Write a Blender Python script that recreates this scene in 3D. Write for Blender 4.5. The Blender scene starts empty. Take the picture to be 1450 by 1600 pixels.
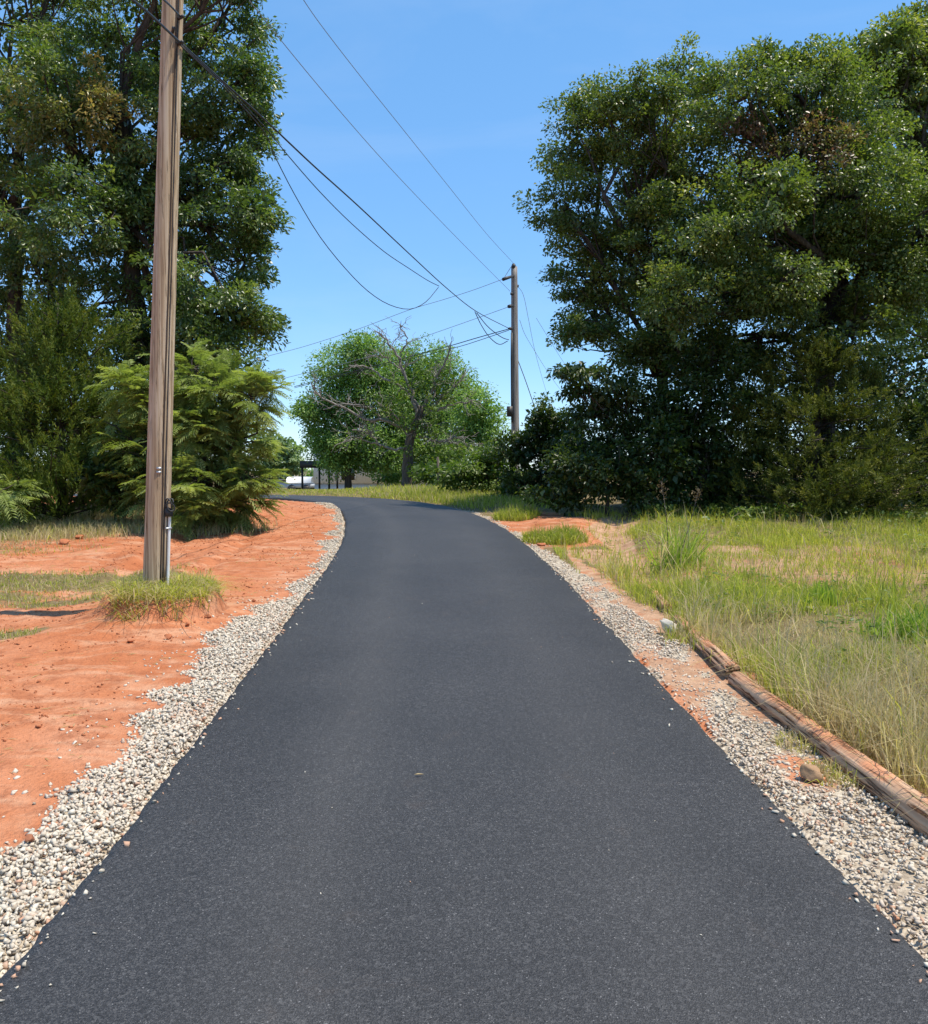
import bpy, math, random
import numpy as np

# ------------------------------------------------------------------ camera, sky, sun, exposure
scene = bpy.context.scene
W_PX, H_PX, F_PX, HORIZON = 1450.0, 1600.0, 1393.0, 735.0
EYE = 1.62
PITCH = math.atan((H_PX / 2 - HORIZON) / F_PX)
cam_d = bpy.data.cameras.new('camera')
cam = bpy.data.objects.new('camera', cam_d)
scene.collection.objects.link(cam)
cam.location = (0, 0, EYE)
cam.rotation_euler = (math.radians(90) - PITCH, 0, 0)
cam_d.sensor_fit = 'HORIZONTAL'
cam_d.sensor_width = 36.0
cam_d.lens = 36.0 * F_PX / W_PX
cam_d.clip_start = 0.05
cam_d.clip_end = 3000
scene.camera = cam

SUN_EL = math.radians(68)
SUN_AZ = math.atan2(1.0, -0.30)          # from +y towards +x
sun_dir = np.array([math.sin(SUN_AZ) * math.cos(SUN_EL), math.cos(SUN_AZ) * math.cos(SUN_EL), math.sin(SUN_EL)])
world = bpy.data.worlds.new('World')
scene.world = world
world.use_nodes = True
wn, wl = world.node_tree.nodes, world.node_tree.links
wn.clear()
w_out = wn.new('ShaderNodeOutputWorld')
w_bg = wn.new('ShaderNodeBackground')
w_sky = wn.new('ShaderNodeTexSky')
w_sky.sky_type = 'NISHITA'
w_sky.sun_disc = False
w_sky.sun_elevation = SUN_EL
w_sky.sun_rotation = SUN_AZ
w_sky.altitude = 900
w_sky.air_density = 1.0
w_sky.dust_density = 0.05
w_sky.ozone_density = 3.0
w_bg.inputs['Strength'].default_value = 0.15
w_sat = wn.new('ShaderNodeHueSaturation')
w_sat.inputs['Saturation'].default_value = 1.1
wl.new(w_sky.outputs[0], w_sat.inputs['Color'])
w_haze = wn.new('ShaderNodeMixRGB')                 # thin even summer haze through the whole sky
w_haze.inputs['Fac'].default_value = 0.5
w_haze.inputs['Color2'].default_value = (0.72, 2.05, 4.0, 1)
wl.new(w_sat.outputs[0], w_haze.inputs['Color1'])
w_tc = wn.new('ShaderNodeTexCoord')
w_map = wn.new('ShaderNodeMapping')
w_map.inputs['Scale'].default_value = (2.2, 2.2, 7.0)
w_map.inputs['Rotation'].default_value = (0.25, 0.35, 0.4)
w_noise = wn.new('ShaderNodeTexNoise')              # faint cirrus
w_noise.inputs['Scale'].default_value = 1.1
w_noise.inputs['Detail'].default_value = 7
w_noise.inputs['Roughness'].default_value = 0.6
w_noise.inputs['Distortion'].default_value = 0.8
w_cr = wn.new('ShaderNodeValToRGB')
w_cr.color_ramp.elements[0].position = 0.48
w_cr.color_ramp.elements[0].color = (0, 0, 0, 1)
w_cr.color_ramp.elements[1].position = 0.80
w_cr.color_ramp.elements[1].color = (0.10, 0.10, 0.10, 1)
w_ci = wn.new('ShaderNodeMixRGB')
w_ci.inputs['Color2'].default_value = (3.6, 4.0, 4.6, 1)
wl.new(w_tc.outputs['Generated'], w_map.inputs['Vector'])
wl.new(w_map.outputs[0], w_noise.inputs['Vector'])
wl.new(w_noise.outputs['Fac'], w_cr.inputs['Fac'])
wl.new(w_cr.outputs['Color'], w_ci.inputs['Fac'])
wl.new(w_haze.outputs[0], w_ci.inputs['Color1'])
wl.new(w_ci.outputs[0], w_bg.inputs['Color'])
wl.new(w_bg.outputs[0], w_out.inputs['Surface'])

sun_d = bpy.data.lights.new('sun', 'SUN')
sun_d.energy = 3.8
sun_d.angle = math.radians(0.5)
sun_d.color = (1.0, 0.925, 0.80)
sun = bpy.data.objects.new('sun', sun_d)
scene.collection.objects.link(sun)
from mathutils import Vector
sun.rotation_euler = Vector(sun_dir.tolist()).to_track_quat('Z', 'Y').to_euler()
sun.location = (20, -5, 40)

scene.view_settings.view_transform = 'Standard'
scene.view_settings.look = 'None'
scene.view_settings.gamma = 1
scene.view_settings.use_curve_mapping = False
scene.view_settings.exposure = 0.68
scene.cycles.max_bounces = 6
scene.cycles.diffuse_bounces = 3
scene.cycles.glossy_bounces = 2
scene.cycles.transmission_bounces = 3
scene.cycles.transparent_max_bounces = 4

# ------------------------------------------------------------------ helpers
rng = np.random.default_rng(7)
R = random.Random(11)
_cp, _sp = math.cos(PITCH), math.sin(PITCH)


def ray(px, py):
    u, v = (px - W_PX / 2) / F_PX, (H_PX / 2 - py) / F_PX
    return np.array([u, _cp + v * _sp, -_sp + v * _cp])


def at(px, py, D):
    """world point seen at photo pixel (px,py) at distance D along the view's ground axis"""
    d = ray(px, py)
    return np.array([0, 0, EYE]) + d * (D / d[1])


M_SLOPE = 0.046


def zr(y):
    """height of the land along the road: climbs, flattens at the bend, sinks behind it"""
    y = np.asarray(y, dtype=float)
    a = np.clip(y, -50, 12) * M_SLOPE
    t = np.clip((y - 12) / 14, 0, 1)
    b = M_SLOPE * 14 * (t - t * t / 2)
    s = np.clip((y - 30) / 18, 0, 1)
    return a + b - 0.5 * (s * s * (3 - 2 * s))


def gp(px, py, dz=0.0):
    d = ray(px, py)
    t = np.linspace(1.5, 60, 6000)
    P = np.array([0, 0, EYE])[None] + t[:, None] * d[None]
    below = P[:, 2] < zr(P[:, 1]) + dz
    i = int(np.argmax(below)) if below.any() else len(t) - 1
    return P[i]


def _h(ix, iy, seed):
    n = (ix.astype(np.int64) * 374761393 + iy.astype(np.int64) * 668265263 + seed * 1442695041) & 0xffffffff
    n = ((n ^ (n >> 13)) * 1274126177) & 0xffffffff
    n = n ^ (n >> 16)
    return (n & 0xffff) / 65535.0


def vnoise(x, y, seed=0):
    x, y = np.asarray(x, float), np.asarray(y, float)
    ix, iy = np.floor(x), np.floor(y)
    fx, fy = x - ix, y - iy
    fx, fy = fx * fx * (3 - 2 * fx), fy * fy * (3 - 2 * fy)
    a, b = _h(ix, iy, seed), _h(ix + 1, iy, seed)
    c, d = _h(ix, iy + 1, seed), _h(ix + 1, iy + 1, seed)
    return a + (b - a) * fx + (c - a) * fy + (a - b - c + d) * fx * fy


def fbm(x, y, seed=0, oct=4):
    s, amp, tot = 0, 1.0, 0
    for k in range(oct):
        s = s + amp * vnoise(x * 2 ** k + 17.3 * k, y * 2 ** k - 9.1 * k, seed + k)
        tot += amp
        amp *= 0.5
    return s / tot


def sstep(a, b, x):
    t = np.clip((x - a) / (b - a), 0, 1)
    return t * t * (3 - 2 * t)


def unit(v):
    return v / np.maximum(np.linalg.norm(v, axis=-1, keepdims=True), 1e-9)


def mk(name, V, F, mat, parent=None, origin=None, col=None, attrs=None, smooth=False, mesh_only=False):
    """V (n,3); F array (m,3)/(m,4) or a list of such arrays; one mesh object"""
    V = np.asarray(V, dtype=np.float64)
    if origin is not None:
        V = V - np.asarray(origin)[None]
    if isinstance(F, np.ndarray):
        F = [F]
    F = [np.asarray(f, dtype=np.int32) for f in F if len(f)]
    me = bpy.data.meshes.new(name)
    loops = np.concatenate([f.ravel() for f in F])
    tot = np.concatenate([np.full(len(f), f.shape[1], np.int32) for f in F])
    start = np.concatenate([[0], np.cumsum(tot)[:-1]]).astype(np.int32)
    me.vertices.add(len(V))
    me.vertices.foreach_set('co', V.astype(np.float32).ravel())
    me.loops.add(len(loops))
    me.loops.foreach_set('vertex_index', loops)
    me.polygons.add(len(tot))
    me.polygons.foreach_set('loop_start', start)
    me.polygons.foreach_set('loop_total', tot)
    if smooth:
        me.polygons.foreach_set('use_smooth', np.ones(len(tot), bool))
    me.update(calc_edges=True)
    if col is not None:
        a = me.attributes.new('tint', 'FLOAT_COLOR', 'POINT')
        c = np.ones((len(V), 4), np.float32)
        c[:, :col.shape[1]] = col
        a.data.foreach_set('color', c.ravel())
    for k, v in (attrs or {}).items():
        a = me.attributes.new(k, 'FLOAT', 'POINT')
        a.data.foreach_set('value', np.asarray(v, np.float32))
    mats = mat if isinstance(mat, (list, tuple)) else [mat]
    for m in mats:
        me.materials.append(m)
    if mesh_only:
        return me
    o = bpy.data.objects.new(name, me)
    scene.collection.objects.link(o)
    if parent is not None:
        o.parent = parent
    elif origin is not None:
        o.location = origin
    return o


def tag(o, label=None, cat=None, group=None, kind=None):
    if label: o['label'] = label
    if cat: o['category'] = cat
    if group: o['group'] = group
    if kind: o['kind'] = kind
    return o


def thing(name, loc, label, cat, group=None):
    o = bpy.data.objects.new(name, None)
    scene.collection.objects.link(o)
    o.location = loc
    o.empty_display_size = 0.2
    return tag(o, label, cat, group)


class Geo:
    """collects pieces into one mesh"""
    def __init__(self):
        self.V, self.F3, self.F4, self.C, self.n = [], [], [], [], 0

    def add(self, V, F, col=None):
        V = np.asarray(V, float)
        F = np.asarray(F, int) + self.n
        (self.F3 if F.shape[1] == 3 else self.F4).append(F)
        self.V.append(V)
        if col is not None:
            self.C.append(col)
        self.n += len(V)

    def addc(self, V, Fs, col=None):
        for i, F in enumerate(Fs):
            F = np.asarray(F, int) + self.n
            (self.F3 if F.shape[1] == 3 else self.F4).append(F)
        self.V.append(np.asarray(V, float))
        if col is not None:
            self.C.append(col)
        self.n += len(V)

    def build(self, name, mat, parent=None, origin=None, smooth=False, **kw):
        F = []
        if self.F3: F.append(np.concatenate(self.F3))
        if self.F4: F.append(np.concatenate(self.F4))
        col = np.concatenate(self.C) if self.C else None
        return mk(name, np.concatenate(self.V), F, mat, parent, origin, col=col, smooth=smooth, **kw)


def tube(P, rad, sides=8, cap=True, rough=0.0, seed=0):
    P = np.asarray(P, float)
    n = len(P)
    rad = np.broadcast_to(np.asarray(rad, float), (n,))
    T = unit(np.gradient(P, axis=0))
    ref = np.array([0, 0, 1.0]) if abs(T[:, 2]).mean() < 0.8 else np.array([0, 1.0, 0])
    X = unit(np.cross(T, ref))
    Y = np.cross(T, X)
    a = np.linspace(0, 2 * np.pi, sides, endpoint=False)
    rr = rad[:, None] * np.ones((1, sides))
    if rough:
        g = np.random.default_rng(seed)
        prof = g.normal(size=(1, sides)) * 0.6 + g.normal(size=(n, sides)) * 0.5
        rr = rr * (1 + rough * prof)
    V = P[:, None] + rr[..., None] * (np.cos(a)[None, :, None] * X[:, None] + np.sin(a)[None, :, None] * Y[:, None])
    V = V.reshape(-1, 3)
    i = np.arange(n - 1)[:, None] * sides
    j = np.arange(sides)[None]
    k = (j + 1) % sides
    Q = np.stack([i + j, i + k, i + sides + k, i + sides + j], -1).reshape(-1, 4)
    Fs = [Q]
    if cap:
        V = np.concatenate([V, P[:1], P[-1:]])
        c0, c1 = n * sides, n * sides + 1
        jj = np.arange(sides)
        kk = (jj + 1) % sides
        Fs.append(np.concatenate([np.stack([np.full(sides, c0), kk, jj], -1),
                                  np.stack([np.full(sides, c1), (n - 1) * sides + jj, (n - 1) * sides + kk], -1)]))
    return V, Fs


def curve(P, n=24):
    """Catmull-Rom through points"""
    P = np.asarray(P, float)
    Q = np.concatenate([[2 * P[0] - P[1]], P, [2 * P[-1] - P[-2]]])
    out = []
    m = len(P) - 1
    per = max(2, n // m)
    for i in range(m):
        p0, p1, p2, p3 = Q[i:i + 4]
        t = np.linspace(0, 1, per, endpoint=False)[:, None]
        out.append(0.5 * (2 * p1 + (p2 - p0) * t + (2 * p0 - 5 * p1 + 4 * p2 - p3) * t ** 2 + (3 * p1 - p0 - 3 * p2 + p3) * t ** 3))
    out.append(P[-1:])
    return np.concatenate(out)


def box(c, s, rz=0.0):
    c, s = np.asarray(c, float), np.asarray(s, float) / 2
    V = np.array([[x, y, z] for z in (-1, 1) for y in (-1, 1) for x in (-1, 1)], float) * s
    co, si = math.cos(rz), math.sin(rz)
    V = np.stack([V[:, 0] * co - V[:, 1] * si, V[:, 0] * si + V[:, 1] * co, V[:, 2]], -1) + c
    F = np.array([[0, 2, 3, 1], [4, 5, 7, 6], [0, 1, 5, 4], [2, 6, 7, 3], [0, 4, 6, 2], [1, 3, 7, 5]])
    return V, F


# ------------------------------------------------------------------ materials
class NT:
    def __init__(self, name):
        self.m = bpy.data.materials.new(name)
        self.m.use_nodes = True
        self.n, self.l = self.m.node_tree.nodes, self.m.node_tree.links
        self.n.clear()
        self.out = self.n.new('ShaderNodeOutputMaterial')

    def new(self, t, **kw):
        nd = self.n.new('ShaderNode' + t)
        for k, v in kw.items():
            setattr(nd, k, v)
        return nd

    def link(self, a, b):
        self.l.new(a, b)

    def val(self, sock, v):
        if hasattr(v, 'is_linked') or isinstance(v, bpy.types.NodeSocket):
            self.l.new(v, sock)
        else:
            sock.default_value = v

    def noise(self, scale, detail=4, rough=0.55, vec=None, dist=0.0):
        nd = self.new('TexNoise')
        nd.inputs['Scale'].default_value = scale
        nd.inputs['Detail'].default_value = detail
        nd.inputs['Roughness'].default_value = rough
        nd.inputs['Distortion'].default_value = dist
        if vec is not None:
            self.link(vec, nd.inputs['Vector'])
        return nd.outputs['Fac']

    def voronoi(self, scale, vec=None, feature='F1', out='Distance'):
        nd = self.new('TexVoronoi', feature=feature)
        nd.inputs['Scale'].default_value = scale
        if vec is not None:
            self.link(vec, nd.inputs['Vector'])
        return nd.outputs[out]

    def obj(self, scale=(1, 1, 1)):
        tc = self.new('TexCoord')
        mp = self.new('Mapping')
        mp.inputs['Scale'].default_value = scale
        self.link(tc.outputs['Object'], mp.inputs['Vector'])
        return mp.outputs[0]

    def attr(self, name):
        return self.new('Attribute', attribute_name=name)

    def ramp(self, fac, stops, interp='LINEAR'):
        nd = self.new('ValToRGB')
        cr = nd.color_ramp
        cr.interpolation = interp
        while len(cr.elements) < len(stops):
            cr.elements.new(0.5)
        for e, (p, c) in zip(cr.elements, stops):
            e.position = p
            e.color = (*c, 1) if not np.isscalar(c) else (c, c, c, 1)
        self.link(fac, nd.inputs['Fac'])
        return nd.outputs['Color']

    def mix(self, fac, a, b, mode='MIX'):
        nd = self.new('MixRGB', blend_type=mode)
        self.val(nd.inputs['Fac'], fac)
        for s, v in ((nd.inputs['Color1'], a), (nd.inputs['Color2'], b)):
            if isinstance(v, tuple):
                s.default_value = (*v, 1)
            else:
                self.val(s, v)
        return nd.outputs[0]

    def math(self, op, a, b=0.0, clamp=False):
        nd = self.new('Math', operation=op, use_clamp=clamp)
        self.val(nd.inputs[0], a)
        self.val(nd.inputs[1], b)
        return nd.outputs[0]

    def bump(self, h, strength=0.5, dist=0.01, normal=None):
        nd = self.new('Bump')
        nd.inputs['Strength'].default_value = strength
        nd.inputs['Distance'].default_value = dist
        self.link(h, nd.inputs['Height'])
        if normal is not None:
            self.link(normal, nd.inputs['Normal'])
        return nd.outputs[0]

    def principled(self, color, rough=0.7, spec=0.3, normal=None, metal=0.0, finish=True):
        b = self.new('BsdfPrincipled')
        if isinstance(color, tuple):
            b.inputs['Base Color'].default_value = (*color, 1)
        else:
            self.link(color, b.inputs['Base Color'])
        self.val(b.inputs['Roughness'], rough)
        b.inputs['Specular IOR Level'].default_value = spec
        b.inputs['Metallic'].default_value = metal
        if normal is not None:
            self.link(normal, b.inputs['Normal'])
        if finish:
            self.link(b.outputs[0], self.out.inputs['Surface'])
        return b


def mat_leaf(name, dark, mid, light, dead=(0.16, 0.07, 0.035), transl=0.35, rough=0.42, spec=0.45, tcol=None):
    t = NT(name)
    a = t.attr('tint')
    sep = t.new('SeparateColor')
    t.link(a.outputs['Color'], sep.inputs[0])
    c = t.ramp(sep.outputs[0], [(0.0, dark), (0.5, mid), (1.0, light)])
    c = t.mix(sep.outputs[1], c, dead)
    b = t.principled(c, rough, spec, finish=False)
    tr = t.new('BsdfTranslucent')
    tc = t.mix(1.0, c, t.mix(sep.outputs[1], tcol or (1.0, 1.15, 0.45), (0.9, 0.82, 0.7)), 'MULTIPLY')
    tc = t.mix(1.0, tc, (1.7, 1.7, 1.7), 'MULTIPLY')
    t.link(tc, tr.inputs['Color'])
    mx = t.new('MixShader')
    mx.inputs[0].default_value = transl
    t.link(b.outputs[0], mx.inputs[1])
    t.link(tr.outputs[0], mx.inputs[2])
    t.link(mx.outputs[0], t.out.inputs['Surface'])
    return t.m


def mat_plain(name, color, rough=0.7, spec=0.3, metal=0.0, nscale=12, var=0.25, bump=0.0):
    t = NT(name)
    v = t.obj()
    n = t.noise(nscale, 5, 0.6, v)
    c = t.mix(n, tuple(x * (1 - var) for x in color), tuple(min(1, x * (1 + var)) for x in color))
    nm = t.bump(n, 0.4, bump) if bump else None
    t.principled(c, rough, spec, nm, metal)
    return t.m


def mat_bark(name, dark, light, sc=1.0):
    t = NT(name)
    v = t.obj((9 * sc, 9 * sc, 1.6 * sc))
    n = t.noise(2.2, 6, 0.65, v, 0.6)
    c = t.ramp(n, [(0.3, dark), (0.68, light)])
    t.principled(c, 0.9, 0.15, t.bump(n, 0.9, 0.02))
    return t.m


def mat_pole(name, c1, c2, c3):
    t = NT(name)
    v = t.obj((26, 26, 0.5))
    v2 = t.obj((40, 40, 1.2))
    v3 = t.obj((1.2, 1.2, 0.5))
    n1, n2, n3 = t.noise(1.6, 5, 0.6, v, 0.3), t.noise(2.4, 4, 0.7, v2), t.noise(1.4, 3, 0.5, v3)
    c = t.ramp(n1, [(0.36, c1), (0.5, c2), (0.64, c3)])
    c = t.mix(t.math('MULTIPLY', n3, 0.55), c, tuple(x * 0.75 for x in c2))
    crack = t.ramp(n2, [(0.32, 0.0), (0.41, 1.0)])
    c = t.mix(1.0, c, t.mix(1.0, crack, (0.45, 0.4, 0.36), 'LIGHTEN'), 'MULTIPLY')
    h = t.mix(0.5, n1, crack)
    t.principled(c, 0.85, 0.2, t.bump(h, 0.7, 0.012))
    return t.m


MAT = {}
MAT['oak_leaf'] = mat_leaf('oak_leaf', (0.0449, 0.0791, 0.0243), (0.1011, 0.1506, 0.0406), (0.2245, 0.2541, 0.0728), dead=(0.42, 0.30, 0.10), rough=0.36, spec=0.55)
MAT['post_oak_leaf'] = mat_leaf('post_oak_leaf', (0.0507, 0.0791, 0.0228), (0.1217, 0.1625, 0.0365), (0.2663, 0.2708, 0.0637), dead=(0.15, 0.065, 0.05), rough=0.38, spec=0.5)
MAT['far_leaf'] = mat_leaf('far_leaf', (0.0857, 0.1576, 0.0405), (0.1712, 0.2729, 0.0677), (0.2934, 0.3883, 0.1014), rough=0.45, spec=0.4)
MAT['pale_leaf'] = mat_leaf('pale_leaf', (0.135, 0.1885, 0.084), (0.195, 0.261, 0.126), (0.285, 0.348, 0.168), rough=0.5, spec=0.3)
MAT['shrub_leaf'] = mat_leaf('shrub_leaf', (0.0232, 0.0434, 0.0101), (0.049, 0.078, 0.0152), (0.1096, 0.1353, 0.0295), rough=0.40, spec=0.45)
MAT['ivy_leaf'] = mat_leaf('ivy_leaf', (0.0506, 0.0949, 0.0169), (0.0949, 0.1455, 0.0242), (0.1771, 0.2214, 0.0484), rough=0.45, spec=0.4)
MAT['cedar_leaf'] = mat_leaf('cedar_leaf', (0.0321, 0.0613, 0.0107), (0.0846, 0.1227, 0.0171), (0.1824, 0.1999, 0.0279), transl=0.22, rough=0.6, spec=0.2)
MAT['dark_cedar_leaf'] = mat_leaf('dark_cedar_leaf', (0.0371, 0.0554, 0.0107), (0.0979, 0.1139, 0.0187), (0.211, 0.197, 0.0348), transl=0.2, rough=0.6, spec=0.2)
MAT['mimosa_leaf'] = mat_leaf('mimosa_leaf', (0.1305, 0.1715, 0.0473), (0.2282, 0.2731, 0.084), (0.3391, 0.3811, 0.1365), transl=0.35, rough=0.55, spec=0.25)
MAT['grass'] = mat_leaf('grass', (0.183, 0.2063, 0.037), (0.3402, 0.3559, 0.0606), (0.6016, 0.5058, 0.1044), dead=(0.50, 0.40, 0.25), transl=0.35, rough=0.6, spec=0.2)
MAT['bright_grass'] = mat_leaf('bright_grass', (0.1265, 0.1995, 0.025), (0.23, 0.3045, 0.045), (0.391, 0.4305, 0.08), dead=(0.46, 0.38, 0.22), transl=0.4, rough=0.5, spec=0.25)
MAT['bark'] = mat_bark('bark', (0.028, 0.022, 0.018), (0.095, 0.078, 0.062))
MAT['grey_bark'] = mat_bark('grey_bark', (0.13, 0.115, 0.10), (0.34, 0.305, 0.265))
MAT['trunk_bark'] = mat_bark('trunk_bark', (0.05, 0.042, 0.034), (0.15, 0.125, 0.10))
MAT['pole_wood'] = mat_pole('pole_wood', (0.22, 0.13, 0.07), (0.47, 0.335, 0.205), (0.64, 0.51, 0.36))
MAT['far_pole_wood'] = mat_pole('far_pole_wood', (0.17, 0.15, 0.135), (0.30, 0.27, 0.24), (0.42, 0.38, 0.35))
MAT['cable'] = mat_plain('cable', (0.022, 0.024, 0.026), 0.5, 0.4)
MAT['old_cable'] = mat_plain('old_cable', (0.075, 0.05, 0.035), 0.8, 0.2)
MAT['thin_cable'] = mat_plain('thin_cable', (0.20, 0.23, 0.28), 0.5, 0.4)
MAT['metal'] = mat_plain('metal', (0.45, 0.45, 0.45), 0.4, 0.5, 0.8)
MAT['dark_metal'] = mat_plain('dark_metal', (0.035, 0.033, 0.032), 0.5, 0.4)
MAT['white_pvc'] = mat_plain('white_pvc', (0.72, 0.70, 0.66), 0.5, 0.4)
MAT['white_paint'] = mat_plain('white_paint', (0.74, 0.73, 0.71), 0.55, 0.3)
MAT['siding'] = mat_plain('siding', (0.66, 0.64, 0.60), 0.6, 0.3)
MAT['grey_skirt'] = mat_plain('grey_skirt', (0.50, 0.52, 0.54), 0.6, 0.3)
MAT['glass_dark'] = mat_plain('glass_dark', (0.012, 0.014, 0.016), 0.1, 0.5)
MAT['tan_rock'] = mat_plain('tan_rock', (0.34, 0.21, 0.12), 0.9, 0.1, nscale=30, var=0.4, bump=0.01)
MAT['red_rock'] = mat_plain('red_rock', (0.30, 0.12, 0.065), 0.9, 0.1, nscale=30, var=0.35, bump=0.01)
MAT['red_clod'] = mat_plain('red_clod', (0.40, 0.145, 0.07), 0.95, 0.05, nscale=30, var=0.3, bump=0.01)
MAT['concrete'] = mat_plain('concrete', (0.55, 0.49, 0.40), 0.9, 0.1, nscale=25, var=0.2, bump=0.008)


def make_stone_mat():
    t = NT('limestone')
    a = t.attr('tint')
    sep = t.new('SeparateColor')
    t.link(a.outputs['Color'], sep.inputs[0])
    c = t.ramp(sep.outputs[0], [(0.0, (0.30, 0.25, 0.19)), (0.22, (0.50, 0.435, 0.345)), (0.6, (0.63, 0.555, 0.445)), (1.0, (0.74, 0.66, 0.53))])
    c = t.mix(sep.outputs[1], c, (0.52, 0.27, 0.16))
    n = t.noise(60, 4, 0.6, t.obj())
    c = t.mix(0.35, c, t.ramp(n, [(0.3, 0.55), (0.7, 1.0)]), 'MULTIPLY')
    t.principled(c, 0.88, 0.2)
    return t.m


MAT['limestone'] = make_stone_mat()


def make_asphalt():
    t = NT('asphalt')
    v = t.obj()
    u = t.attr('across').outputs['Fac']
    g1 = t.voronoi(250, v, out='Color')
    g2 = t.voronoi(560, v, out='Color')
    s1 = t.new('SeparateColor'); t.link(g1, s1.inputs[0])
    s2 = t.new('SeparateColor'); t.link(g2, s2.inputs[0])
    grain = t.math('ADD', t.math('MULTIPLY', s1.outputs[0], 0.6), t.math('MULTIPLY', s2.outputs[0], 0.4))
    c = t.ramp(grain, [(0.15, (0.011, 0.0107, 0.011)), (0.5, (0.0315, 0.0305, 0.0315)), (0.72, (0.047, 0.046, 0.047)), (0.95, (0.105, 0.102, 0.099))])
    g3 = t.new('SeparateColor'); t.link(t.voronoi(105, v, out='Color'), g3.inputs[0])
    c = t.mix(1.0, c, t.ramp(g3.outputs[0], [(0.0, 0.72), (0.5, 0.98), (1.0, 1.0)]), 'MULTIPLY')
    c = t.mix(t.math('MULTIPLY', t.math('GREATER_THAN', g3.outputs[1], 0.90), 0.22), c, (0.14, 0.135, 0.13))
    # sparse pale aggregate chips
    chip = t.math('GREATER_THAN', s1.outputs[1], 0.994)
    c = t.mix(t.math('MULTIPLY', chip, 0.5), c, (0.30, 0.29, 0.28))
    big = t.noise(0.9, 5, 0.6, v, 0.3)
    c = t.mix(1.0, c, t.ramp(big, [(0.3, (0.82, 0.82, 0.84)), (0.7, (1.16, 1.15, 1.15))]), 'MULTIPLY')
    # dusty wheel tracks and clean dark edges (worn in, part of the surface)
    mv = t.new('Mapping'); mv.inputs['Scale'].default_value = (1, 0.25, 1)
    t.link(v, mv.inputs['Vector'])
    wob = t.noise(1.2, 4, 0.6, mv.outputs[0])
    uu = t.math('ADD', u, t.math('MULTIPLY', t.math('SUBTRACT', wob, 0.5), 0.10))
    tr = t.ramp(uu, [(0.0, 0.0), (0.17, 0.06), (0.30, 1.0), (0.42, 0.28), (0.60, 0.3), (0.74, 0.7), (0.88, 0.1), (1.0, 0.0)])
    c = t.mix(t.math('MULTIPLY', tr, 0.065), c, (0.26, 0.235, 0.205))
    dust = t.noise(2.6, 6, 0.7, v, 0.8)
    dm = t.ramp(dust, [(0.60, 0.0), (0.80, 1.0)])
    c = t.mix(t.math('MULTIPLY', dm, 0.07), c, (0.33, 0.22, 0.15))
    h = t.math('ADD', t.math('MULTIPLY', s1.outputs[2], 0.7), t.math('MULTIPLY', t.voronoi(250, v), 0.6))
    nm = t.bump(h, 0.55, 0.006)
    t.principled(c, 0.62, 0.42, nm)
    return t.m


def make_ground():
    t = NT('ground')
    v = t.obj()
    a = t.attr('tint')
    sep = t.new('SeparateColor')
    t.link(a.outputs['Color'], sep.inputs[0])
    grass, grav, sand = sep.outputs[0], sep.outputs[1], sep.outputs[2]
    n1 = t.noise(0.8, 6, 0.62, v, 0.4)
    n2 = t.noise(6, 6, 0.7, v, 0.2)
    n3 = t.noise(45, 4, 0.6, v)
    mp = t.new('Mapping'); mp.inputs['Scale'].default_value = (1.0, 2.2, 1); mp.inputs['Rotation'].default_value = (0, 0, 0.5)
    t.link(v, mp.inputs['Vector'])
    n4 = t.noise(1.6, 5, 0.6, mp.outputs[0], 0.8)
    dirt = t.ramp(n1, [(0.33, (0.42, 0.135, 0.055)), (0.5, (0.50, 0.185, 0.085)), (0.66, (0.55, 0.235, 0.125))])
    dirt = t.mix(t.math('MULTIPLY', t.ramp(n4, [(0.48, 0.0), (0.64, 1.0)]), 0.6), dirt, (0.61, 0.35, 0.215))
    dirt = t.mix(t.math('MULTIPLY', t.ramp(n2, [(0.50, 0.0), (0.66, 1.0)]), 0.75), dirt, (0.31, 0.105, 0.050))
    dirt = t.mix(0.5, dirt, t.ramp(n3, [(0.3, 0.72), (0.65, 1.0)]), 'MULTIPLY')
    soil = t.ramp(n2, [(0.3, (0.11, 0.085, 0.040)), (0.5, (0.20, 0.150, 0.072)), (0.7, (0.33, 0.235, 0.13))])  # kept dark so gaps between blades read as thatch and shadow
    soil = t.mix(0.6, soil, t.ramp(n3, [(0.3, 0.6), (0.7, 1.1)]), 'MULTIPLY')
    sandc = t.ramp(n2, [(0.3, (0.30, 0.165, 0.10)), (0.5, (0.42, 0.25, 0.155)), (0.7, (0.55, 0.36, 0.235))])
    cell = t.voronoi(42, v, out='Color')
    sc = t.new('SeparateColor'); t.link(cell, sc.inputs[0])
    gravc = t.ramp(sc.outputs[0], [(0.0, (0.24, 0.19, 0.14)), (0.4, (0.40, 0.325, 0.24)), (1.0, (0.58, 0.50, 0.39))])
    def edge(m, sh=0.5):
        x = t.math('ADD', m, t.math('MULTIPLY', t.math('SUBTRACT', n2, 0.5), 0.9))
        return t.ramp(x, [(0.38, 0.0), (0.62, 1.0)])
    c = t.mix(edge(sand), dirt, sandc)
    c = t.mix(edge(grass), c, soil)
    c = t.mix(edge(grav), c, gravc)
    h = t.math('ADD', t.math('MULTIPLY', n2, 1.0), t.math('MULTIPLY', n3, 0.35))
    t.principled(c, 0.95, 0.08, t.bump(h, 0.9, 0.045))
    return t.m


MAT['asphalt'] = make_asphalt()
MAT['ground'] = make_ground()


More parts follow.
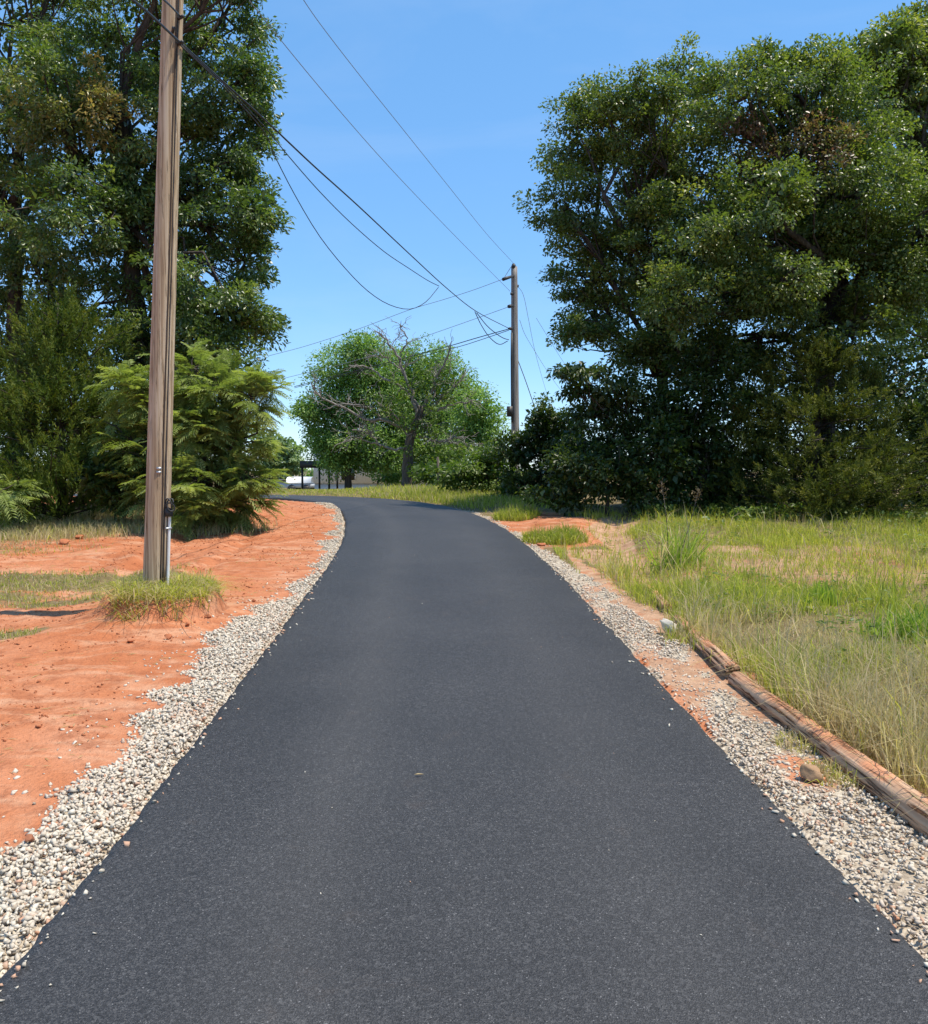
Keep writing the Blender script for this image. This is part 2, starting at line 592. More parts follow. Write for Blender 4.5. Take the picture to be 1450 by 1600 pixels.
def make_log_mat():
    t = NT('log_wood')
    v = t.obj((22, 22, 0.9))
    n1 = t.noise(1.5, 5, 0.65, v, 0.4)
    n2 = t.noise(3.1, 4, 0.6, v, 0.3)
    n3 = t.noise(3.5, 5, 0.6, t.obj(), 0.5)
    c = t.ramp(n1, [(0.28, (0.19, 0.105, 0.065)), (0.45, (0.42, 0.25, 0.155)), (0.7, (0.60, 0.41, 0.27))])
    crack = t.ramp(n2, [(0.36, 0.0), (0.46, 1.0)])
    c = t.mix(1.0, c, t.mix(1.0, crack, (0.38, 0.30, 0.25), 'LIGHTEN'), 'MULTIPLY')
    geo = t.new('NewGeometry')
    sx = t.new('SeparateXYZ'); t.link(geo.outputs['Normal'], sx.inputs[0])
    up = t.ramp(sx.outputs['Z'], [(0.45, 0.0), (0.85, 1.0)])
    dd = t.math('MULTIPLY', up, t.ramp(n3, [(0.42, 0.0), (0.56, 1.0)]))
    c = t.mix(t.math('MULTIPLY', dd, 0.85), c, (0.56, 0.24, 0.125))       # settled red dust
    t.principled(c, 0.9, 0.12, t.bump(t.mix(0.5, n1, crack), 1.0, 0.02))
    return t.m


MAT['log_wood'] = make_log_mat()

# ------------------------------------------------------------------ road, gravel and land outlines (world curves)
L_px = [(-70, 1610), (0, 1525), (100, 1405), (190, 1305), (290, 1170), (350, 1095), (400, 1030), (440, 980), (475, 930), (505, 893), (527, 860),
        (538, 835), (540, 815), (535, 800), (522, 790), (500, 784.5), (465, 780), (430, 777.5)]
R_px = [(1560, 1600), (1450, 1490), (1330, 1380), (1240, 1280), (1180, 1220), (1090, 1125), (1010, 1040), (950, 975), (890, 910), (838, 862), (800, 832),
        (765, 812), (735, 800), (700, 791), (660, 784.5), (610, 779.5), (560, 776.8), (500, 774.5), (430, 773)]
ROAD_H = 0.045
Lw = np.array([gp(x, y, ROAD_H) for x, y in L_px])
Rw = np.array([gp(x, y, ROAD_H) for x, y in R_px])
# behind the camera and round the bend
Lw = np.concatenate([[[-1.42, -8, 0]], [[-1.45, 0, 0]], Lw, [[-14, Lw[-1][1] + 1.6, 0]], [[-40, Lw[-1][1] + 2.6, 0]]])
Rw = np.concatenate([[[1.50, -8, 0]], [[1.50, 0, 0]], Rw, [[-14, Rw[-1][1] + 1.2, 0]], [[-40, Rw[-1][1] + 2.2, 0]]])


def xl(y): return np.interp(y, Lw[:, 1], Lw[:, 0])
def xr(y): return np.interp(y, Rw[:, 1], Rw[:, 0])


GLo_px = [(-60, 1340), (0, 1300), (60, 1250), (150, 1180), (215, 1110), (270, 1060), (310, 1010), (370, 970), (430, 935), (470, 905), (485, 880), (500, 852), (512, 830), (518, 812), (510, 798), (490, 788.5), (455, 782), (425, 779)]
GRo_px = [(1500, 1340), (1400, 1260), (1300, 1185), (1160, 1090), (1075, 1020), (1010, 968), (940, 912), (880, 873), (835, 848), (800, 828), (760, 808), (735, 798)]
GLo = np.array([gp(x, y) for x, y in GLo_px])
GRo = np.array([gp(x, y) for x, y in GRo_px])


def xgl(y): return np.where(y < GLo[0, 1], xl(y) - 0.75, np.interp(y, GLo[:, 1], GLo[:, 0]))
def xgr(y): return np.where(y > GRo[-1, 1], xr(y) + 0.12, np.where(y < GRo[0, 1], 1.95, np.interp(y, GRo[:, 1], GRo[:, 0])))


POLE = np.array([at(243, 930, 7.7)[0], 7.7])


def blob(x, y, cx, cy, rx, ry, s=0.35):
    d = np.sqrt(((x - cx) / rx) ** 2 + ((y - cy) / ry) ** 2)
    return 1 - sstep(1 - s, 1 + s, d)


def relief(x, y):
    """land height including mound, verge, ruts and roughness"""
    x, y = np.asarray(x, float), np.asarray(y, float)
    z = zr(y)
    inroad = (x > xl(y) - 0.05) & (x < xr(y) + 0.05)
    dl = np.clip(xl(y) - x, 0, 99)
    dr = np.clip(x - xr(y), 0, 99)
    d = np.maximum(dl, dr)
    off = sstep(0.05, 0.6, d)
    # left dirt: gentle rough surface
    left = sstep(0.4, 1.2, dl) * (y < 40)
    z = z + left * (0.10 * (fbm(x * 0.5, y * 0.5, 3) - 0.5) + 0.05 * (fbm(x * 1.7, y * 1.7, 5) - 0.5))
    z = z + off * left * 0.030 * (fbm(x * 7, y * 7, 9, 3) - 0.5)
    z = z - 0.10 * left * sstep(3.0, 4.2, -x) * (1 - sstep(9.5, 12.5, y))
    # windrow ridges left by the grader
    z = z + left * 0.020 * np.maximum(0, fbm(x * 1.4 + 0.4 * y, y * 3.4, 21, 3) - 0.55) * 4
    # tyre ruts and a graded lip running along the road
    dd = xl(y) - x + 0.25 * (fbm(y * 0.5, y * 0 + 2.0, 23, 2) - 0.5)
    tread = 0.6 + 0.8 * vnoise(x * 14, y * 14, 25)
    yy = sstep(8.0, 10.5, y) * (y < 24)
    z = z - 0.035 * yy * tread * (np.exp(-((dd - 1.45) / 0.10) ** 2) + np.exp(-((dd - 2.35) / 0.11) ** 2))
    z = z + 0.030 * yy * (np.exp(-((dd - 1.70) / 0.09) ** 2) + np.exp(-((dd - 2.6) / 0.12) ** 2)) * (0.4 + fbm(x * 3, y * 3, 27, 3))
    z = z + 0.09 * sstep(0.9, 2.4, dd) * (1 - sstep(3.5, 5.0, dd)) * sstep(13, 16, y) * (y < 24) * (0.6 + 0.8 * fbm(x * 1.6, y * 1.6, 29, 3))
    # raised bank inside the bend
    z = z + 0.10 * blob(x, y, -4.2, 17.5, 2.6, 3.2, 0.6)
    # mound left standing round the pole, with a broken step in front
    mx, my = POLE
    rim = fbm(x * 3.1, y * 3.1, 31, 3) - 0.5
    dm = np.sqrt(((x - mx - 0.06) / 0.50) ** 2 + ((y - my + 0.02) / 0.52) ** 2) + rim * 0.40
    z = z + 0.155 * (1 - sstep(0.86, 1.05, dm)) + 0.05 * (1 - sstep(1.0, 1.8, dm))
    # lawn on the right behind the log
    lw = sstep(0.35, 0.9, x - xgr(y)) * (y < 30)
    z = z + lw * (0.06 + 0.14 * (fbm(x * 0.7, y * 0.7, 41) - 0.5) + 0.07 * (fbm(x * 2.6, y * 2.6, 43) - 0.5))
    # washed-out ditch
    dc = np.interp(y, [8.5, 10, 12, 14.5, 17], [2.05, 2.08, 2.15, 2.35, 3.2])
    z = z - 0.13 * np.exp(-((x - dc) / 0.32) ** 2) * sstep(8.8, 10.5, y) * (1 - sstep(15, 17, y))
    # far verge bank with the old oak
    z = z + 0.05 * blob(x, y, -1.6, 33, 4.5, 6.0, 0.8)
    # gravel sits level with the dirt, slight heap
    z = z + 0.012 * off * (fbm(x * 5, y * 5, 51, 3) - 0.5)
    z = np.where(inroad, zr(y) - 0.02, z)
    far = sstep(60, 200, np.hypot(x, y))
    z = z * (1 - far) + far * 0.3
    return z


def masks(x, y):
    x, y = np.asarray(x, float), np.asarray(y, float)
    n = fbm(x * 1.1, y * 1.1, 61) - 0.5
    nf = fbm(x * 3.0, y * 3.0, 63, 3) - 0.5
    # grass ---------------------------------------------------------
    g = np.zeros_like(x)
    g = np.maximum(g, blob(x, y, -8.0, 14.9, 3.4, 2.6, 0.3))              # dry strip under the cedar
    g = np.maximum(g, 0.85 * blob(x + n * 1.0, y, -4.7, 9.9, 1.6, 0.5, 0.5))
    g = np.maximum(g, 0.75 * blob(x, y, -5.2, 9.0, 1.1, 0.5, 0.6))
    g = np.maximum(g, 0.65 * blob(x, y, -3.9, 8.75, 0.8, 0.3, 0.6))
    g = np.maximum(g, 0.55 * blob(x, y, -7.0, 12.0, 1.6, 0.5, 0.6))
    g = np.maximum(g, 0.7 * blob(x, y, -3.75, 7.15, 0.5, 0.22, 0.6))
    g = np.maximum(g, 1.0 * blob(x + nf * 0.4, y + nf * 0.3, POLE[0] + 0.06, POLE[1], 0.46, 0.46, 0.2))
    g = np.maximum(g, 0.8 * blob(x, y, -4.9, 14.3, 1.6, 0.8, 0.4))
    lawn = sstep(0.02, 0.30, x - np.maximum(xgr(y), 1.25) + nf * 0.35) * (y < 26)
    g = np.maximum(g, lawn)
    g = np.maximum(g, sstep(25.0, 26.5, y - 0.0) * (x > xr(y)))
    g = np.maximum(g, sstep(0.05, 0.6, x - xr(y)) * sstep(21.5, 22.5, y))
    g = np.maximum(g, (y > xfar(x)) * 1.0)
    # sand / bare soil ------------------------------------------------
    dc = np.interp(y, [8.5, 10, 12, 14.5, 17], [2.05, 2.08, 2.15, 2.35, 3.2])
    wd = np.interp(y, [9, 10, 12.5, 15], [0.07, 0.14, 0.22, 0.40])
    s = (1 - sstep(0.7, 1.25, np.abs(x - dc + n * 0.25) / wd)) * sstep(9.0, 9.9, y) * (1 - sstep(15.5, 17.5, y))
    s = np.maximum(s, 0.75 * blob(x + n * 0.5, y, 3.75, 13.0, 0.32, 0.25, 0.5))
    s = np.maximum(s, 0.8 * blob(x + n * 0.5, y, 2.62, 8.25, 0.32, 0.45, 0.4))
    s = np.maximum(s, 0.5 * blob(x + n * 0.5, y, 3.9, 10.4, 0.35, 0.25, 0.6))
    s = np.maximum(s, 0.5 * blob(x + n * 0.5, y, 5.1, 11.0, 0.35, 0.25, 0.6))
    s = np.maximum(s, 0.85 * sstep(0.0, 0.1, x - xr(y)) * (y < 12.0) * (0.55 + 0.9 * (fbm(x * 1.7, y * 1.2, 67, 3) - 0.3)))
    g = g * (1 - 0.85 * np.where(x > xgr(y) + 0.25, s, 0) * (np.abs(x - dc) < 3.5) * np.where(y < 9.0, 0.35, 1.0))
    # red soil by the far right edge of the road
    red = blob(x + n * 0.6, y, 1.35, 14.8, 0.85, 2.6, 0.3) * (x > xr(y))
    g = g * (1 - red)
    # gravel -----------------------------------------------------------
    fing = (fbm(x * 1.5, y * 3.5, 71, 3) - 0.5) * 0.75
    inL = sstep(-0.04, 0.16, x - xgl(y) - 0.03 + fing * 0.7) * (x < xl(y) + 0.1)
    inR = sstep(-0.06, 0.10, xgr(y) - x + nf * 0.35) * (x > xr(y) - 0.1)
    bandR = 1 - 0.8 * blob(x + nf * 0.3, y, 1.36, 5.7, 0.17, 1.1, 0.5) - 0.6 * blob(x, y, 1.62, 4.2, 0.15, 0.35, 0.5) - 0.5 * blob(x + nf * .3, y, 1.2, 8.6, 0.13, 1.2, .5)
    gr = np.maximum(inL, inR * np.clip(bandR, 0, 1))
    gr = np.where(y > 24, np.maximum(gr, 0.0), gr)
    g = g * (1 - np.clip(np.maximum(inL, inR), 0, 1))
    return np.clip(g, 0, 1), np.clip(gr, 0, 1), np.clip(s, 0, 1)


def xfar(x):
    """y of the far road edge as a function of x (left of the bend)"""
    return np.interp(x, Rw[::-1][:-6, 0], Rw[::-1][:-6, 1], left=Rw[-1, 1], right=1e6) + 0.3


# ---- the land: one sheet, fine near the camera, coarse to the horizon
def axis(parts):
    out = [np.array([parts[0][0]])]
    for (a, b, s) in parts:
        n = max(1, int(round((b - a) / s)))
        out.append(np.linspace(a, b, n + 1)[1:])
    return np.concatenate(out)


gx = axis([(-1500, -200, 200), (-200, -40, 20), (-40, -12, 1.5), (-12, -6.5, 0.16), (-6.5, -1.0, 0.042), (-1.0, 1.0, 0.2), (1.0, 3.4, 0.05), (3.4, 8, 0.12), (8, 14, 0.5), (14, 40, 2), (40, 200, 20), (200, 1500, 200)])
gy = axis([(-60, -8, 5), (-8, 2, 0.6), (2, 11, 0.045), (11, 18, 0.08), (18, 32, 0.3), (32, 60, 1.5), (60, 200, 15), (200, 2500, 250)])
GX, GY = np.meshgrid(gx, gy)
gz = relief(GX, GY)
mg, mgr, ms = masks(GX.ravel(), GY.ravel())
nx, ny = len(gx), len(gy)
ii = (np.arange(ny - 1)[:, None] * nx + np.arange(nx - 1)[None]).ravel()
Q = np.stack([ii, ii + 1, ii + nx + 1, ii + nx], -1)
ground = mk('ground', np.stack([GX.ravel(), GY.ravel(), gz.ravel()], -1), Q, MAT['ground'], col=np.stack([mg, mgr, ms], -1), smooth=True)
tag(ground, kind='structure')

# ---- the road: a slab of asphalt with rough edges
ry = np.concatenate([np.arange(-8, 2, 0.5), np.arange(2, 14, 0.05), np.arange(14, Lw[-3, 1] - 0.01, 0.1)])
def resample(Wc, n):
    s = np.concatenate([[0], np.cumsum(np.linalg.norm(np.diff(Wc[:, :2], axis=0), axis=1))])
    t = np.linspace(0, s[-1], n)
    return np.stack([np.interp(t, s, Wc[:, 0]), np.interp(t, s, Wc[:, 1])], -1)
def smoothc(Wc, n=1400, k=25):
    P = resample(Wc, n)
    ker = np.hanning(k); ker /= ker.sum()
    E = np.pad(P, ((k // 2, k // 2), (0, 0)), mode='edge')
    return np.stack([np.convolve(E[:, c], ker, 'valid') for c in (0, 1)], -1)
NL = 1400
EL, ER = smoothc(Lw, NL, 31), smoothc(Rw, NL, 31)
# pair the two edges by matching distance along each, warped to stay opposite on the bend
sEL = EL + 0.020 * np.stack([fbm(EL[:, 1] * 9, EL[:, 0] * 9, 81) - 0.5, fbm(EL[:, 1] * 9, EL[:, 0] * 9, 82) - 0.5], -1) * 2
sER = ER + 0.026 * np.stack([fbm(ER[:, 1] * 6, ER[:, 0] * 6, 83) - 0.5, fbm(ER[:, 1] * 6, ER[:, 0] * 6, 84) - 0.5], -1) * 2
us = np.array([0, 0.004, 0.02, 0.05, 0.1, 0.2, 0.3, 0.4, 0.5, 0.6, 0.7, 0.8, 0.9, 0.95, 0.98, 0.996, 1.0])
V = sEL[:, None] * (1 - us)[None, :, None] + sER[:, None] * us[None, :, None]
Z = zr(V[..., 1]) + ROAD_H + 0.012 * (1 - (2 * us - 1) ** 2)[None]
Z[:, 0] -= 0.075; Z[:, -1] -= 0.075
Z[:, 1] -= 0.006; Z[:, -2] -= 0.006
Vr = np.concatenate([V, Z[..., None]], -1).reshape(-1, 3)
nu = len(us)
ii = (np.arange(NL - 1)[:, None] * nu + np.arange(nu - 1)[None]).ravel()
Qr = np.stack([ii, ii + 1, ii + nu + 1, ii + nu], -1)
road = mk('road', Vr, Qr, MAT['asphalt'], attrs={'across': np.tile(us, NL)}, smooth=True)
tag(road, kind='structure')


# ------------------------------------------------------------------ gravel, clods
CUBE = np.array([[x, y, z] for z in (-1, 1) for y in (-1, 1) for x in (-1, 1)], float)
CUBE_T = np.array([[0, 2, 3], [0, 3, 1], [4, 5, 7], [4, 7, 6], [0, 1, 5], [0, 5, 4], [2, 6, 7], [2, 7, 3], [0, 4, 6], [0, 6, 2], [1, 3, 7], [1, 7, 5]])


def rand_rot(n, g):
    q = unit(g.normal(size=(n, 4)))
    w, x, y, z = q.T
    return np.stack([np.stack([1 - 2 * (y * y + z * z), 2 * (x * y - z * w), 2 * (x * z + y * w)], -1),
                     np.stack([2 * (x * y + z * w), 1 - 2 * (x * x + z * z), 2 * (y * z - x * w)], -1),
                     np.stack([2 * (x * z - y * w), 2 * (y * z + x * w), 1 - 2 * (x * x + y * y)], -1)], 1)


def stones(P, size, g, jitter=0.38, flat=0.65):
    n = len(P)
    V = CUBE[None] * 0.62 + g.uniform(-jitter, jitter, size=(n, 8, 3))
    V = V * np.stack([g.uniform(0.85, 1.45, n), g.uniform(0.65, 1.0, n), g.uniform(0.4, 0.8, n)], -1)[:, None]
    V = np.einsum('nij,nkj->nki', rand_rot(n, g), V)
    V[..., 2] *= (flat + 0.2)
    V = V * (size / 2)[:, None, None] + P[:, None]
    F = (np.arange(n)[:, None, None] * 8 + CUBE_T[None]).reshape(-1, 3)
    return V.reshape(-1, 3), F


def scatter(n, x0, x1, y0, y1, g, bias=1.0):
    """points over a patch, denser towards the camera end"""
    u = g.random(n) ** bias
    return g.uniform(x0, x1, n), y0 + (y1 - y0) * u


g = np.random.default_rng(101)
def gravel_points(n, side, y0, y1, bias):
    y = y0 + (y1 - y0) * g.random(n) ** bias
    if side < 0:
        a, b = xgl(y) - 0.30, xl(y) + 0.03
    else:
        a, b = xr(y) - 0.02, xgr(y) + 0.30
    x = a + (b - a) * g.random(n)
    _, m, _ = masks(x, y)
    keep = g.random(n) < np.clip(m * (1.05 if side < 0 else 0.35 + 1.5 * np.clip(fbm(x * 3, y * 2, 95, 3) - 0.3, 0, 0.5)), 0.012, 1)
    return x[keep], y[keep]
xs, ys = [], []
for n, s, y0, y1, b in ((38000, -1, 2.2, 9, 1.3), (7500, -1, 9, 20, 1.2), (25000, 1, 2.2, 9, 1.35), (4000, 1, 9, 19, 1.2)):
    a, b_ = gravel_points(n, s, y0, y1, b)
    xs.append(a); ys.append(b_)
x, y = np.concatenate(xs), np.concatenate(ys)
near = y < 9
size = np.where(g.random(len(x)) < 0.5, g.uniform(0.014, 0.026, len(x)), g.uniform(0.024, 0.041, len(x)))
size = np.where(x > 0, size * 0.85, size)
size = np.where(near, size * 0.80, size * 0.95)
lift = g.random(len(x)) ** 1.5 * 0.022 * sstep(0.4, 0.9, masks(x, y)[1])
z = relief(x, y) + size * 0.10 + lift
Vs, Fs = stones(np.stack([x, y, z], -1), size, g)
tn = np.clip(g.normal(0.55, 0.22, len(x)), 0, 1)
dirty = np.clip((g.random(len(x)) < 0.10) * g.uniform(0.3, 0.9, len(x)) + np.where(x > 0, 0.12, 0.04) + 0.5 * np.clip(fbm(x * 2, y * 2, 91) - 0.55, 0, 1), 0, 1)
col = np.repeat(np.stack([tn, dirty, g.random(len(x))], -1), 8, axis=0)
gravel = mk('gravel', Vs, Fs, MAT['limestone'], col=col)
tag(gravel, 'pale crushed limestone gravel along both edges of the road', None, kind='stuff')

# stones and grit kicked onto the asphalt
n = 260
y = 2.3 + 9 * g.random(n) ** 1.4
sd = g.random(n) < 0.5
off = np.abs(g.normal(0, 0.035, n)) + np.where(g.random(n) < 0.12, g.uniform(0, 1.1, n), 0)
x = np.where(sd, xl(y) + 0.02 + off, xr(y) - 0.02 - off)
sz = np.where(off < 0.2, g.uniform(0.008, 0.026, n), g.uniform(0.004, 0.010, n))
uu_ = np.clip((x - xl(y)) / (xr(y) - xl(y)), 0, 1)
zz_ = zr(y) + ROAD_H + 0.012 * (1 - (2 * uu_ - 1) ** 2) + sz * 0.22
Vs, Fs = stones(np.stack([x, y, zz_], -1), sz, g)
tag(mk('road_grit', Vs, Fs, MAT['limestone'], col=np.repeat(np.stack([np.clip(g.normal(0.5, 0.2, n), 0, 1), (g.random(n) < 0.3) * 0.8, g.random(n)], -1), 8, axis=0)), 'loose grit and stones kicked onto the asphalt edges', None, kind='stuff')

# loose crumbs of red earth over the graded dirt
x, y = scatter(15000, -7.5, -1.2, 2.6, 19, g, 1.3)
mgr_, mgv_, _ = masks(x, y)
k = (x < xgl(y) - 0.05) & (mgr_ < 0.6) & (fbm(x * 1.2, y * 1.2, 111) > 0.44)
x, y = x[k], y[k]
x2, y2 = g.uniform(0.4, 2.6, 500), g.uniform(11, 18, 500)
k = (x2 > xr(y2) + 0.15) & (x2 < xr(y2) + 1.6)
x, y = np.concatenate([x, x2[k]]), np.concatenate([y, y2[k]])
sz = np.clip(np.abs(g.normal(0, 0.011, len(x))) + 0.006, 0, 0.05)
Vs, Fs = stones(np.stack([x, y, relief(x, y) + sz * 0.15], -1), sz, g)
tag(mk('dirt_rubble', Vs, Fs, MAT['red_clod']), 'small crumbs of red earth scattered over the graded dirt', None, kind='stuff')


def lump(name, pos, size, mat, label, cat, seed, squash=0.7, group=None, jag=0.22, up=0.0):
    """one stone or clod: a subdivided, broken ball"""
    gg = np.random.default_rng(seed)
    import bmesh
    bm = bmesh.new()
    bmesh.ops.create_icosphere(bm, subdivisions=3, radius=1.0)
    V = np.array([v.co[:] for v in bm.verts])
    F = np.array([[v.index for v in f.verts] for f in bm.faces])
    bm.free()
    d = np.zeros(len(V))
    for _ in range(16):                                   # flat broken faces
        nrm = unit(gg.normal(size=3)); h = gg.uniform(0.42, 0.78)
        p = V @ nrm
        V = V - np.clip(p - h, 0, None)[:, None] * nrm[None]
    d = jag * 0.8 * (0.5 * gg.normal(size=len(V)) + np.sin(V @ gg.normal(size=3) * 5) + np.sin(V @ gg.normal(size=3) * 8))
    V = V * (1 + d * 0.3)[:, None]
    V = V * np.array([1, gg.uniform(0.75, 1.0), squash]) * size / 2
    a = gg.uniform(0, 6.28)
    V = np.stack([V[:, 0] * math.cos(a) - V[:, 1] * math.sin(a), V[:, 0] * math.sin(a) + V[:, 1] * math.cos(a), V[:, 2]], -1)
    p = np.array([pos[0], pos[1], float(relief(pos[0], pos[1])) + size * squash * 0.27 + up])
    o = mk(name, V, F, mat)
    o.location = p
    return tag(o, label, cat, group)


p = gp(48, 1324); lump('stone', p, 0.055, MAT['red_rock'], 'small reddish brown stone lying on the pale gravel in the near corner', 'stone', 1, 0.8, up=0.022)
p = gp(1045, 992); lump('concrete_chunk', p, 0.20, MAT['concrete'], 'whitish broken concrete chunk on the gravel where the lawn starts', 'stone', 2, 0.85, up=0.02)
p = gp(1270, 1222); lump('dirt_clod', p, 0.12, MAT['tan_rock'], 'round brown earth clod with dry grass beside the log', 'clod', 3, 0.85, up=0.01)
p = gp(1264, 968); lump('stone', p + np.array([0, 0, 0.0]), 0.10, MAT['concrete'], 'small pale stone lying in the lawn grass', 'stone', 4, 0.8)
clods = [(264, 1002, 0.085, 'brown clod with sharp edges in front of the grass tuft at the pole'), (293, 986, 0.07, 'dark clod just right of the grassy mound'),
         (325, 975, 0.065, 'clod on bare dirt towards the gravel, beyond the mound'), (397, 941, 0.06, 'lone dark clod on smooth dirt beside the gravel strip'),
         (205, 1010, 0.07, 'low clod under the broken edge of the mound'), (318, 949, 0.09, 'pale pinkish flat clod at the right end of the pole tuft')]
for i, (px, py, s, lab) in enumerate(clods):
    p = gp(px, py)
    lump('dirt_clod', p, s, MAT['red_clod'], lab, 'clod', 20 + i, 0.65, 'clods of red earth around the pole mound')
for i, (px, py, s, lab) in enumerate([(103, 852, 0.22, 'flat slab of crusted earth with a dark hollow at the dry grass edge'), (125, 845, 0.20, 'second crusted slab of earth beside the dry grass'), (846, 853, 0.16, 'reddish clod in the disturbed earth right of the far road'),
                                      (905, 0, 0, '')]):
    if s:
        p = gp(px, py)
        lump('dirt_clod', p, s, MAT['red_clod'], lab, 'clod', 40 + i, 0.5)

# ------------------------------------------------------------------ foliage machinery
def leaf_geo(C, A, N, L, Wd, fold=0.18):
    """folded four-point leaves; C centres, A axis, N upper normal"""
    S = unit(np.cross(A, N))
    N = np.cross(S, A)
    L, Wd = L[:, None], Wd[:, None]
    b = C - A * L * 0.5
    t = C + A * L * 0.5 - N * L * 0.08
    m = C - A * L * 0.05
    l = m + S * Wd * 0.5 + N * Wd * fold
    r = m - S * Wd * 0.5 + N * Wd * fold
    V = np.stack([b, r, t, l], 1).reshape(-1, 3)
    i = np.arange(len(C))[:, None] * 4
    F = np.concatenate([i + np.array([[0, 1, 2]]), i + np.array([[0, 2, 3]])])
    return V, F


def crown_points(lobes, dens, g, cr=(0.22, 0.42), inner=0.5):
    """clump centres over a set of ellipsoid lobes: (c, r) with r a 3-vector"""
    C, Rr, O, Lb = [], [], [], []
    for li, (c, r) in enumerate(lobes):
        c, r = np.asarray(c, float), np.asarray(r, float)
        area = 4 * np.pi * ((r[0] * r[1]) ** 1.6 / 3 + (r[0] * r[2]) ** 1.6 / 3 + (r[1] * r[2]) ** 1.6 / 3) ** (1 / 1.6)
        n = max(5, int(area * dens))
        d = unit(g.normal(size=(n, 3)))
        rad = inner + (1.04 - inner) * g.random(n) ** 0.6
        rad = rad * (1 + 0.13 * g.normal(size=n) * (rad > 0.8))
        C.append(c + d * r * rad[:, None])
        Rr.append(g.uniform(cr[0], cr[1], n))
        O.append(unit(d / r))
        Lb.append(np.full(n, li))
    return np.concatenate(C), np.concatenate(Rr), np.concatenate(O), np.concatenate(Lb)


def clump_leaves(C, Rr, O, per, g, L=(0.08, 0.13), ratio=0.42, droop=0.25, tint=None, dead=None, up=0.7):
    n = len(C)
    cnt = np.maximum(4, (per * (Rr / Rr.mean()) ** 2 * g.uniform(0.6, 1.4, n)).astype(int))
    idx = np.repeat(np.arange(n), cnt)
    m = len(idx)
    q = unit(g.normal(size=(m, 3))) * (g.random((m, 1)) ** 0.45) * np.array([1.0, 1.0, 0.62])
    P = C[idx] + q * Rr[idx][:, None] + g.normal(size=(m, 3)) * 0.02
    A = unit(O[idx] * 0.5 + unit(q) * 0.8 + g.normal(size=(m, 3)) * 0.55 + np.array([0, 0, -droop]))
    N = unit(np.array([0, 0, up]) + O[idx] * 0.45 + g.normal(size=(m, 3)) * 0.55)
    Ls = g.uniform(L[0], L[1], m)
    V, F = leaf_geo(P, A, N, Ls, Ls * ratio * g.uniform(0.8, 1.2, m))
    ct = np.clip(g.normal(0.42, 0.16, n), 0, 1) if tint is None else tint
    tt = np.clip(ct[idx] + g.normal(0, 0.17, m), 0, 1)
    dd = np.zeros(m) if dead is None else np.clip(dead[idx] * (g.random(m) < 0.8) * g.uniform(0.6, 1, m), 0, 1)
    return V, F, np.repeat(np.stack([tt, dd, g.random(m)], -1), 4, axis=0)


def limb(a, b, g, wob=0.12, n=6, rise=0.0):
    t = np.linspace(0, 1, n)[:, None]
    P = a * (1 - t) + b * t
    ln = np.linalg.norm(b - a)
    P = P + g.normal(size=(n, 3)) * wob * ln * 0.25 * np.sin(np.pi * t)
    P[:, 2] += rise * ln * np.sin(np.pi * t[:, 0])
    return P


